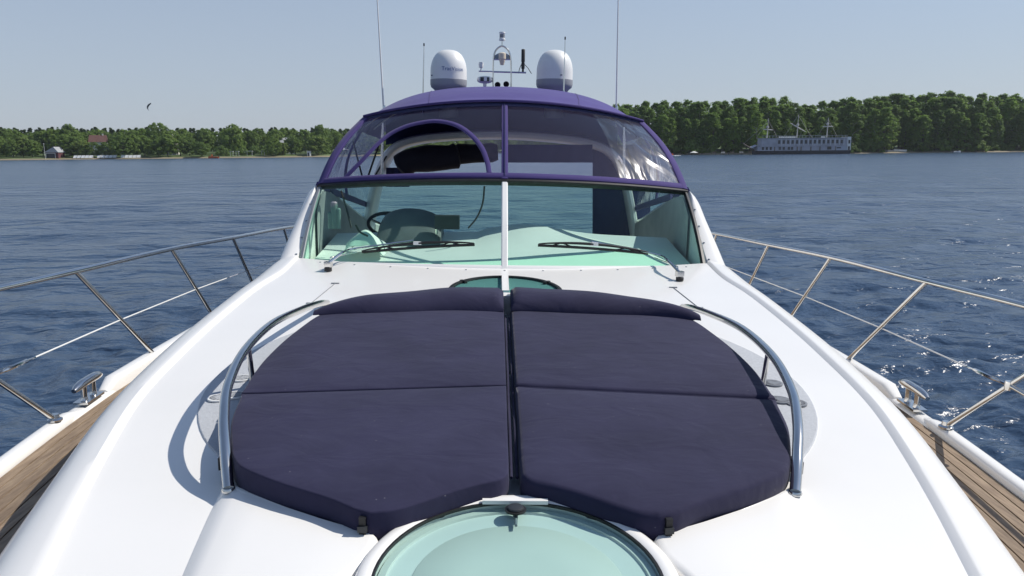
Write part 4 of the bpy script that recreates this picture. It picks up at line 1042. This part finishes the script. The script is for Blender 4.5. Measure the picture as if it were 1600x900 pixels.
# buildings and boats on the banks
BRICK = mat('red_brown_roof', (.105, .048, .040), .8, var=.2, vscale=1.2); PALEW = mat('pale_render', (.66, .64, .58), .85, var=.08, vscale=.6); GREYR = mat('grey_sheet_roof', (.34, .35, .37), .6, var=.15, vscale=.8)
MAROON = mat('maroon_boards', (.11, .035, .04), .8, var=.2, vscale=1); PANEW = mat('dark_pane', (.03, .035, .045), .15); WHITEB = mat('white_paint', (.76, .76, .74), .6, var=.05, vscale=1); ORANGE = mat('orange_paint', (.62, .11, .03), .5); SHIPW = mat('ship_grey_blue', (.40, .40, .45), .75, var=.22, vscale=.35); SHIPD = mat('ship_dark_hull', (.035, .035, .045), .7, var=.3, vscale=.5); SPAR = mat('pale_spar', (.55, .53, .48), .7); DECKW = mat('weathered_timber', (.17, .14, .11), .9, var=.3, vscale=1.5)
def house(px, dist, w_, d_, eave, ridge, rm, wm, label, nwin=3, name='house', turn=0.0, storeys=1):
    p = far(px, dist); h = empty(name, p); h.rotation_euler = (0, 0, turn); b = MB(); b.box((0, d_ / 2, eave / 2 - .3), (w_, d_, eave + .6)); wl = b.build('wall', wm, h, smooth=False)
    b = MB(); o = .45; A = [(-w_ / 2 - o, -o, eave - .15), (w_ / 2 + o, -o, eave - .15), (w_ / 2 + o, d_ + o, eave - .15), (-w_ / 2 - o, d_ + o, eave - .15), (-w_ / 2 - o * .6, d_ / 2, ridge), (w_ / 2 + o * .6, d_ / 2, ridge)]
    b.add(A, [(0, 1, 5, 4), (2, 3, 4, 5), (1, 2, 5), (3, 0, 4), (0, 3, 2, 1)]); rf = b.build('roof', rm, h, smooth=False)
    MB().box((w_ * .3, d_ * .5, ridge + .1), (.7, .7, 1.4)).build('chimney', wm, rf, smooth=False)
    for s_ in range(storeys):
        for k in range(nwin):
            x = -w_ / 2 + w_ * (k + .5) / nwin; z = 1.7 + 2.8 * s_
            f = MB().box((x, -.03, z), (1.2, .08, 1.5)).build('window', WHITEB, h, smooth=False); MB().box((x, -.08, z), (.95, .04, 1.25)).build('pane', PANEW, f, smooth=False)
    tag(h, label, 'house'); return h
house(154, 424, 8, 9, 7.6, 11.2, BRICK, PALEW, 'pale house with brown-red gabled roof rising above the left bank trees', 3, storeys=2, turn=.35)
house(261, 428, 6, 7, 7.2, 10.4, BRICK, PALEW, 'small red-roofed house half hidden in trees below the kite', 2, storeys=2, turn=-.2)
house(450, 434, 8, 8, 6.4, 9.0, GREYR, PALEW, 'house with pale grey roof among trees behind the lawn', 3, storeys=2, turn=.3)
house(15, 436, 5, 6, 7.5, 9.4, GREYR, PALEW, 'small pale-roofed house among trees at the left edge', 2, storeys=2)
def boathouse():
    p = far(81, 399.5); h = empty('boathouse', p); MB().box((0, 3, 1.2), (6.4, 6, 3.2)).build('wall', MAROON, h, smooth=False)
    b = MB(); b.add([(-3.6, -.5, 2.8), (3.6, -.5, 2.8), (3.6, 6.5, 2.8), (-3.6, 6.5, 2.8), (1.2, -.4, 5.6), (1.2, 6.4, 5.6)], [(0, 1, 4), (2, 3, 5), (1, 2, 5, 4), (3, 0, 4, 5), (0, 3, 2, 1)]); b.build('roof', GREYR, h, smooth=False)
    d = MB().box((-.6, -.06, 1.0), (4.4, .1, 2.6)).build('door', SHIPD, h, smooth=False); MB().box((-.6, -.12, 2.4), (4.8, .08, .25)).build('door_lintel', WHITEB, h, smooth=False)
    for k in (-1, 1): MB().box((-.6 + k * 2.3, -.12, 1.0), (.2, .08, 2.6)).build('door_post', WHITEB, h, smooth=False)
    tag(h, 'maroon boathouse with grey roof at the water edge', 'boathouse')
boathouse()
pl = empty('flag_pole', far(70, 397)); MB().tube([(0, 0, -.3), (0, 0, 7.2)], [.09, .06], 8).build('pole', WHITEB, pl); MB().lathe([(.16, 7.2), (.2, 7.35), (.1, 7.5), (0, 7.5)], (0, 0, 0), 10).build('cap', WHITEB, pl); tag(pl, 'thin white pole beside the maroon boathouse', 'pole')
fe = empty('waterside_fence', far(168, 397)); 
for k in range(17):
    q = 117 + k * 6.2; a = far(q, shore(far(q, 400).x) + 2.6) - fe.location
    if k % 6 == 5: continue
    MB().box(a + Vector((0, 0, .85)), (1.75, .08, 1.7), Matrix.Rotation(R(-42), 3, 'X')).build('panel', WHITEB, fe, smooth=False); MB().box(a + Vector((1.02, 0, .7)), (.14, .14, 1.9)).build('post', PALEW, fe, smooth=False)  # panels lean back only so the sun brightens their white faces
tag(fe, 'white panel fence along the water under the left bank trees', 'fence')
def tent():
    t = empty('white_tent', far(533, shore(far(533, 400).x) + 6)); b = MB(); b.lathe([(4.6, 2.2), (2.6, 2.9), (1.2, 4.2), (.35, 5.6), (0, 5.8)], (0, 0, 0), 10); b.build('canopy', WHITEB, t, smooth=False)
    for k in range(8): a = k * math.pi / 4; MB().tube([(4.3 * math.cos(a), 4.3 * math.sin(a), -.5), (4.3 * math.cos(a), 4.3 * math.sin(a), 2.3)], .09, 6).build('pole', PALEW, t)
    MB().lathe([(.1, 5.6), (.5, 6.0), (.55, 6.5), (.2, 7.0), (0, 7.0)], (0, 0, 0), 10).build('finial', WHITEB, t)
    tag(t, 'white pavilion tent on the shore beside the purple canvas', 'tent')
tent()
for q, lab in ((362, 'low white beach shelter at the left end of the lawn'), (371, 'white beach shelter, second from the left on the lawn'), (390, 'widest white beach shelter in the middle of the lawn'), (411, 'tall narrow white beach shelter at the right end of the lawn')):
    t = empty('beach_shelter', far(q, shore(far(q, 400).x) + 7)); wd = 3.4 if q == 390 else 1.8
    MB().box((0, 0, 2.35), (wd, 1.6, .16)).build('roof', WHITEB, t, smooth=False)
    for k in (-1, 1): MB().box((k * wd * .38, 0, 1.1), (.14, .14, 2.5)).build('post', WHITEB, t, smooth=False)
    tag(t, lab, 'shelter', 'beach shelters on the lawn')
t = empty('lifeguard_hut', far(483, shore(far(483, 400).x) + 3)); MB().box((0, 0, 1.2), (1.8, 1.8, 2.6)).build('wall', WHITEB, t, smooth=False); MB().box((0, 0, 2.6), (2.3, 2.3, .25)).build('roof', PALEW, t, smooth=False); MB().box((-.2, -.93, .9), (.8, .06, 1.8)).build('door', PANEW, t, smooth=False); tag(t, 'small white hut on the shore right of the dark round tree', 'hut')
def boat(px, dist, L, B, Hh, hm, label, name='motorboat', cabin=None, turn=0.0, z=0.0, motor=True):
    p = far(px, dist, z=z); e = empty(name, p); e.rotation_euler = (0, 0, turn); secs = []
    for t in np.linspace(0, 1, 12):
        k = (1 - max(0, (t - .45) / .55) ** 2.2); yb = B / 2 * k; zt = Hh * (1 + .35 * t * t); x = -L / 2 + L * t
        secs.append([Vector((x, -yb, zt)), Vector((x, -yb * .75, Hh * .2)), Vector((x, 0, -.15)), Vector((x, yb * .75, Hh * .2)), Vector((x, yb, zt)), Vector((x, 0, zt * .8))])
    MB().loft(secs, closed=True, caps=True).build('hull', hm, e)
    if cabin: MB().loft([[Vector((x, y * B * .36, Hh)), Vector((x + .15 * L * (1 if x < 0 else -.6), y * B * .3, Hh + cabin))] for x, y in ((-L * .28, -1), (L * .2, -1), (L * .2, 1), (-L * .28, 1), (-L * .28, -1))]).build('cabin', WHITEB, e, smooth=False)
    MB().box((L * .08, 0, Hh * 1.25), (.06, B * .7, Hh * .6), Matrix.Rotation(-.5, 3, 'Y')).build('windshield', PANEW, e, smooth=False)
    if motor: MB().box((-L / 2 - .15, 0, Hh * .8), (.4, .35, Hh * 1.2)).build('outboard', SHIPD, e, smooth=False)
    tag(e, label, 'boat'); return e
boat(333, 391, 5.0, 1.9, .8, ORANGE, 'orange open boat with dark outboard off the left bank lawn', turn=math.pi + .1)
pe = empty('person', far(331, 391, z=.7)); b = MB()
b.lathe([(.0, 0), (.2, .0), (.22, .25), (.2, .4), (.26, .75), (.2, .95), (.09, 1.02), (.08, 1.1), (.125, 1.18), (.14, 1.28), (.11, 1.4), (0, 1.44)], (0, 0, 0), 14)
b.tube([(-.24, 0, .85), (-.36, -.15, .6), (-.25, -.4, .5)], [.08, .065, .05], 8); b.tube([(.24, 0, .85), (.36, -.15, .6), (.25, -.4, .5)], [.08, .065, .05], 8)
b.build('body', ORANGE, pe); tag(pe, 'person in orange sitting in the open boat off the lawn', 'person')
boat(1041, 300, 5.2, 2.0, .85, ORANGE, 'red-orange speedboat just right of the purple canvas edge', cabin=.5, turn=math.pi - .12)
wk = []
for i in range(40):
    p = far(1050 + rnd.uniform(0, 13), 299 + rnd.uniform(-1, 1), z=.12); wk.append(p)
b = MB()
for p in wk: b.lathe([(.5 * rnd.uniform(.4, 1), -.1), (.3, .12 * rnd.random() + .05), (0, .16)], p, 7)
o = b.build('foam', WHITEB); tag(o, 'white foam of the wake behind the red-orange speedboat', 'foam', kind='stuff')
boat(1341, 348, 9.5, 3.2, 1.6, WHITEB, 'white cabin cruiser stored ashore behind the bushes', 'cabin_cruiser', 2.0, .05, 4.2, False)
boat(1392, 333, 5.5, 2.0, .9, GREYR, 'grey rowing boat pulled up on the right bank', 'rowing_boat', None, .3, .4, False)
boat(1406, 332, 5.0, 1.8, .9, WHITEB, 'white dinghy pulled up beside the grey rowing boat', 'dinghy', None, 2.9, .5, False)
boat(1495, 322, 3.6, 1.5, .6, WHITEB, 'tiny white boat afloat under the far right trees', 'motorboat', None, .2, 0, True)
# jetty, parasol, pavilion
jt = empty('jetty', far(1125, 327, z=0)); xa, xb = far(1072, 327, z=0).x - jt.location.x, far(1182, 327, z=0).x - jt.location.x
for k in range(16):
    x = xa + (xb - xa) * (k + .5) / 16; MB().box((x, 0, .62), ((xb - xa) / 16 - .06, 2.0, .14)).build('deck_plank', DECKW, jt, smooth=False)
    if k % 3 == 0: MB().tube([(x, -.9, -1.5), (x, -.9, 1.0)], .12, 8).build('pile', SHIPD, jt)
for k in range(5): MB().box((xa + (xb - xa) * (.4 + .13 * k), .6, 1.0), (1.6, .5, .6)).build('bench', PALEW if k % 2 else DECKW, jt, smooth=False)
tag(jt, 'long low dark jetty along the shore left of the moored ship', 'jetty')
ps = empty('parasol', far(1084, 335)); MB().tube([(0, 0, -.3), (0, 0, 2.4)], .05, 6).build('pole', SPAR, ps); MB().lathe([(1.9, 2.1), (1.0, 2.5), (0, 2.8)], (0, 0, 0), 8).build('canopy', WHITEB, ps, smooth=False); tag(ps, 'white parasol on the shore behind the dark jetty', 'parasol')
pv = empty('pavilion', far(1517, 333.5)); MB().box((0, 0, 2.5), (6.5, 4, .25)).build('roof', GREYR, pv, smooth=False)
for x in (-3, -1, 1, 3): MB().box((x, -1.7, 1.0), (.18, .18, 3.0)).build('post', DECKW, pv, smooth=False)
MB().box((0, 1.6, 1.0), (6.2, .15, 2.8)).build('back_wall', DECKW, pv, smooth=False); tag(pv, 'low dark open pavilion under the trees at far right', 'pavilion')
# the moored ship
def ship():
    D = 321; o = far(1250, D, z=0); e = empty('moored_ship', o); X = lambda px: far(px, D, z=0).x - o.x; Z = lambda py, px=1250: far(px, D, py=py).z
    x0, x1 = X(1176), X(1323); b = MB(); secs = []
    for t in np.linspace(0, 1, 20):
        x = x0 + (x1 - x0) * t; k = min(1, .25 + t * 5); secs.append([Vector((x, -3.2 * k, 1.5)), Vector((x, -2.9 * k, -.6)), Vector((x, 2.9 * k, -.6)), Vector((x, 3.2 * k, 1.5))])
    b.loft(secs, closed=True, caps=True).build('hull', SHIPD, e, smooth=False)
    zs = Z(229); zt = Z(216); xm0, xm1 = X(1180), X(1318)
    wl = MB().box(((xm0 + xm1) / 2, 0, (1.5 + zs) / 2), (xm1 - xm0, 5.8, zs - 1.5)).build('lower_deckhouse', SHIPW, e, smooth=False)
    MB().box(((xm0 + xm1) / 2, 0, zs + .08), (xm1 - xm0 + .4, 6.4, .18)).build('deck_edge', SHIPW, e, smooth=False)
    xu0 = X(1186); uw = MB().box(((xu0 + xm1) / 2, 0, (zs + .17 + zt) / 2), (xm1 - xu0, 5.2, zt - zs - .17)).build('upper_deckhouse', SHIPW, e, smooth=False)
    rf = MB().box(((xu0 + xm1) / 2, 0, zt + .08), (xm1 - xu0 + .5, 6.0, .16)).build('roof', GREYR, e, smooth=False)
    for k in range(15):
        px = 1213 + k * 6.9; MB().box((X(px), -2.62, (zs + zt) / 2 + .2), (.95, .06, 1.5)).build('window', PANEW, uw, smooth=False); MB().box((X(px) + .96, -2.66, (zs + zt) / 2 + .1), (.14, .1, 2.6)).build('window_post', WHITEB, uw, smooth=False)
    for px in (1188, 1194, 1200, 1214, 1220, 1228, 1233, 1289, 1292): MB().box((X(px), -2.92, (1.5 + zs) / 2 + .15), (.9, .06, 1.2)).build('window', PANEW, wl, smooth=False)
    MB().box((X(1308), -2.97, (1.5 + zs) / 2), (5.0, .1, 2.1)).build('pale_side_panel', mat('ship_pale_panel', (.42, .45, .52), .7), wl, smooth=False); MB().box((X(1305), -3.04, (1.5 + zs) / 2 + .2), (1.8, .06, .5)).build('side_hatch', PANEW, wl, smooth=False)
    st = MB().box((X(1320.5), 0, (1.3 + zt) / 2 + .2), (1.5, 6.2, zt - .9)).build('stern_tower', WHITEB, e, smooth=False)
    for z in ((1.5 + zs) / 2, (zs + zt) / 2 + .1): MB().box((X(1320.5), -3.12, z), (.8, .08, 1.5)).build('stern_window', PANEW, st, smooth=False)
    for px, pt, yy, tilt, yl in ((1197, 184, 202, -.08, 4.2), (1243.5, 178, 199, -.50, 7.4), (1290, 184, 198, .0, 4.4)):
        m = MB().tube([(X(px), 0, zt), (X(px + .6), 0, Z(yy)), (X(px + 1), 0, Z(pt))], [.26, .18, .08], 8).build('mast', SPAR, e)
        c = Vector((X(px + .4), -.3, Z(yy))); d = Vector((math.cos(tilt), 0, math.sin(tilt))) * yl / 2; MB().tube([c - d, c, c + d], [.14, .26, .14], 8).build('yard', SPAR, m); MB().lathe([(.2, 0), (.55, .2), (.55, .9), (.3, 1.0), (0, 1.0)], c + Vector((0, .3, .5)), 10).build('crow_nest', SPAR, m)
    MB().tube([(X(1178), 0, 1.6), (X(1170), 0, 3.0), (X(1160), 0, Z(223))], [.5, .35, .15], 8).build('bowsprit', DECKW, e)
    MB().loft([[Vector((X(1173), -1.2, 2.6)), Vector((X(1180), -2.4, zs + .6))], [Vector((X(1171), 0, 3.2)), Vector((X(1179), 0, zs + 1.0))], [Vector((X(1173), 1.2, 2.6)), Vector((X(1180), 2.4, zs + .6))]]).build('bow_rail', SHIPW, e)
    for a, b in (((1197, 186), (1180, 216)), ((1197, 186), (1213, 216)), ((1243.5, 180), (1222, 215)), ((1243.5, 180), (1266, 215)), ((1290, 186), (1274, 215)), ((1290, 186), (1306, 215)), ((1162, 223), (1197, 190))):
        MB().tube([(X(a[0]), -.2, Z(a[1])), (X(b[0]), -.6, Z(b[1]))], .035, 4).build('stay', SPAR, e)
    for k in range(26): MB().box((X(1187 + k * 5.1), -2.9, zt + .55), (.07, .07, .95)).build('rail_post', WHITEB, rf, smooth=False)
    MB().box(((xu0 + xm1) / 2, -2.9, zt + 1.02), (xm1 - xu0, .07, .07)).build('rail_bar', WHITEB, rf, smooth=False)
    for px in (1206, 1241, 1247, 1262, 1276, 1300): MB().box((X(px), -3.0, (1.5 + zs) / 2 - .1), (.35, .25, 2.2)).build('fender_board', DECKW, wl, smooth=False)
    for k in range(9): MB().box((X(1214 + k * 2.9), -2.0, zt + .45), (.6, .4, .6)).build('roof_crate', WHITEB, rf, smooth=False)
    MB().box((X(1281), -2.0, zt + .4), (1.6, .4, .5)).build('roof_box', WHITEB, rf, smooth=False)
    MB().box((X(1205), -2.4, zs + 1.3), (6, .12, .8)).build('railing_board', PALEW, e, smooth=False)
    tag(e, 'grey-blue three-masted ship moored along the right bank', 'ship')
ship()
# kite and gull in the air
c = far(234, 330, py=167); g = []
for i in range(17):
    t = -1 + i / 8; a = t * 1.25; row = []
    for j in range(5):
        k = j / 4 - .5; wd = 1.0 * math.sqrt(max(.03, 1 - t * t)); row.append(c + .72 * Vector((-1.9 * math.cos(a) + .95 * t + .6, k * wd * 1.6, 2.0 * math.sin(a) + .25 * (1 - 4 * k * k) - k * .5)))
    g.append(row)
kt = empty('kite'); MB().shell(g, .10).build('wing', mat('kite_fabric', (.05, .06, .07), .6), kt)
for i in (1, 15): MB().tube([g[i][2], g[8][2] + Vector((7, 3, -1.0))], .012, 4).build('line', WIRE, kt)
tag(kt, 'dark crescent kite in the sky above the left bank', 'kite')
c = far(1596, 120, py=157); gu = empty('gull', c); b = MB(); b.lathe([(0, -.22), (.05, -.16), (.07, 0), (.05, .12), (.035, .18), (.03, .22), (0, .27)], (0, 0, 0), 10); b.v = [(-z, y, x) for x, y, z in b.v]; b.build('body', WHITEP, gu)
for s in (-1, 1): MB().shell([[(-.06 + .10 * j - .05 * i * .1, s * .62 * i / 8, .02 + .16 * math.sin(i / 8 * 2.2)) for j in range(2)] for i in range(9)], .012).build('wing', GREYP, gu)
gu.rotation_euler = (0, 0, 1.1); tag(gu, 'gull flying at the right edge of the sky', 'gull')

# the thin summer air over the lake
hb = MB().box((0, 1400, 30), (9000, 9000, 66)).build('haze', BARK, smooth=False); hb.data.materials.clear()
hm = bpy.data.materials.new('summer_air'); hm.use_nodes = True; n_ = hm.node_tree.nodes; n_.remove(n_['Principled BSDF']); v_ = n_.new('ShaderNodeVolumePrincipled')
v_.inputs['Color'].default_value = (.86, .92, 1, 1); v_.inputs['Density'].default_value = .00010; v_.inputs['Anisotropy'].default_value = .3
hm.node_tree.links.new(v_.outputs[0], n_['Material Output'].inputs['Volume']); hb.data.materials.append(hm); tag(hb, 'pale summer haze over the lake', 'haze', kind='stuff')
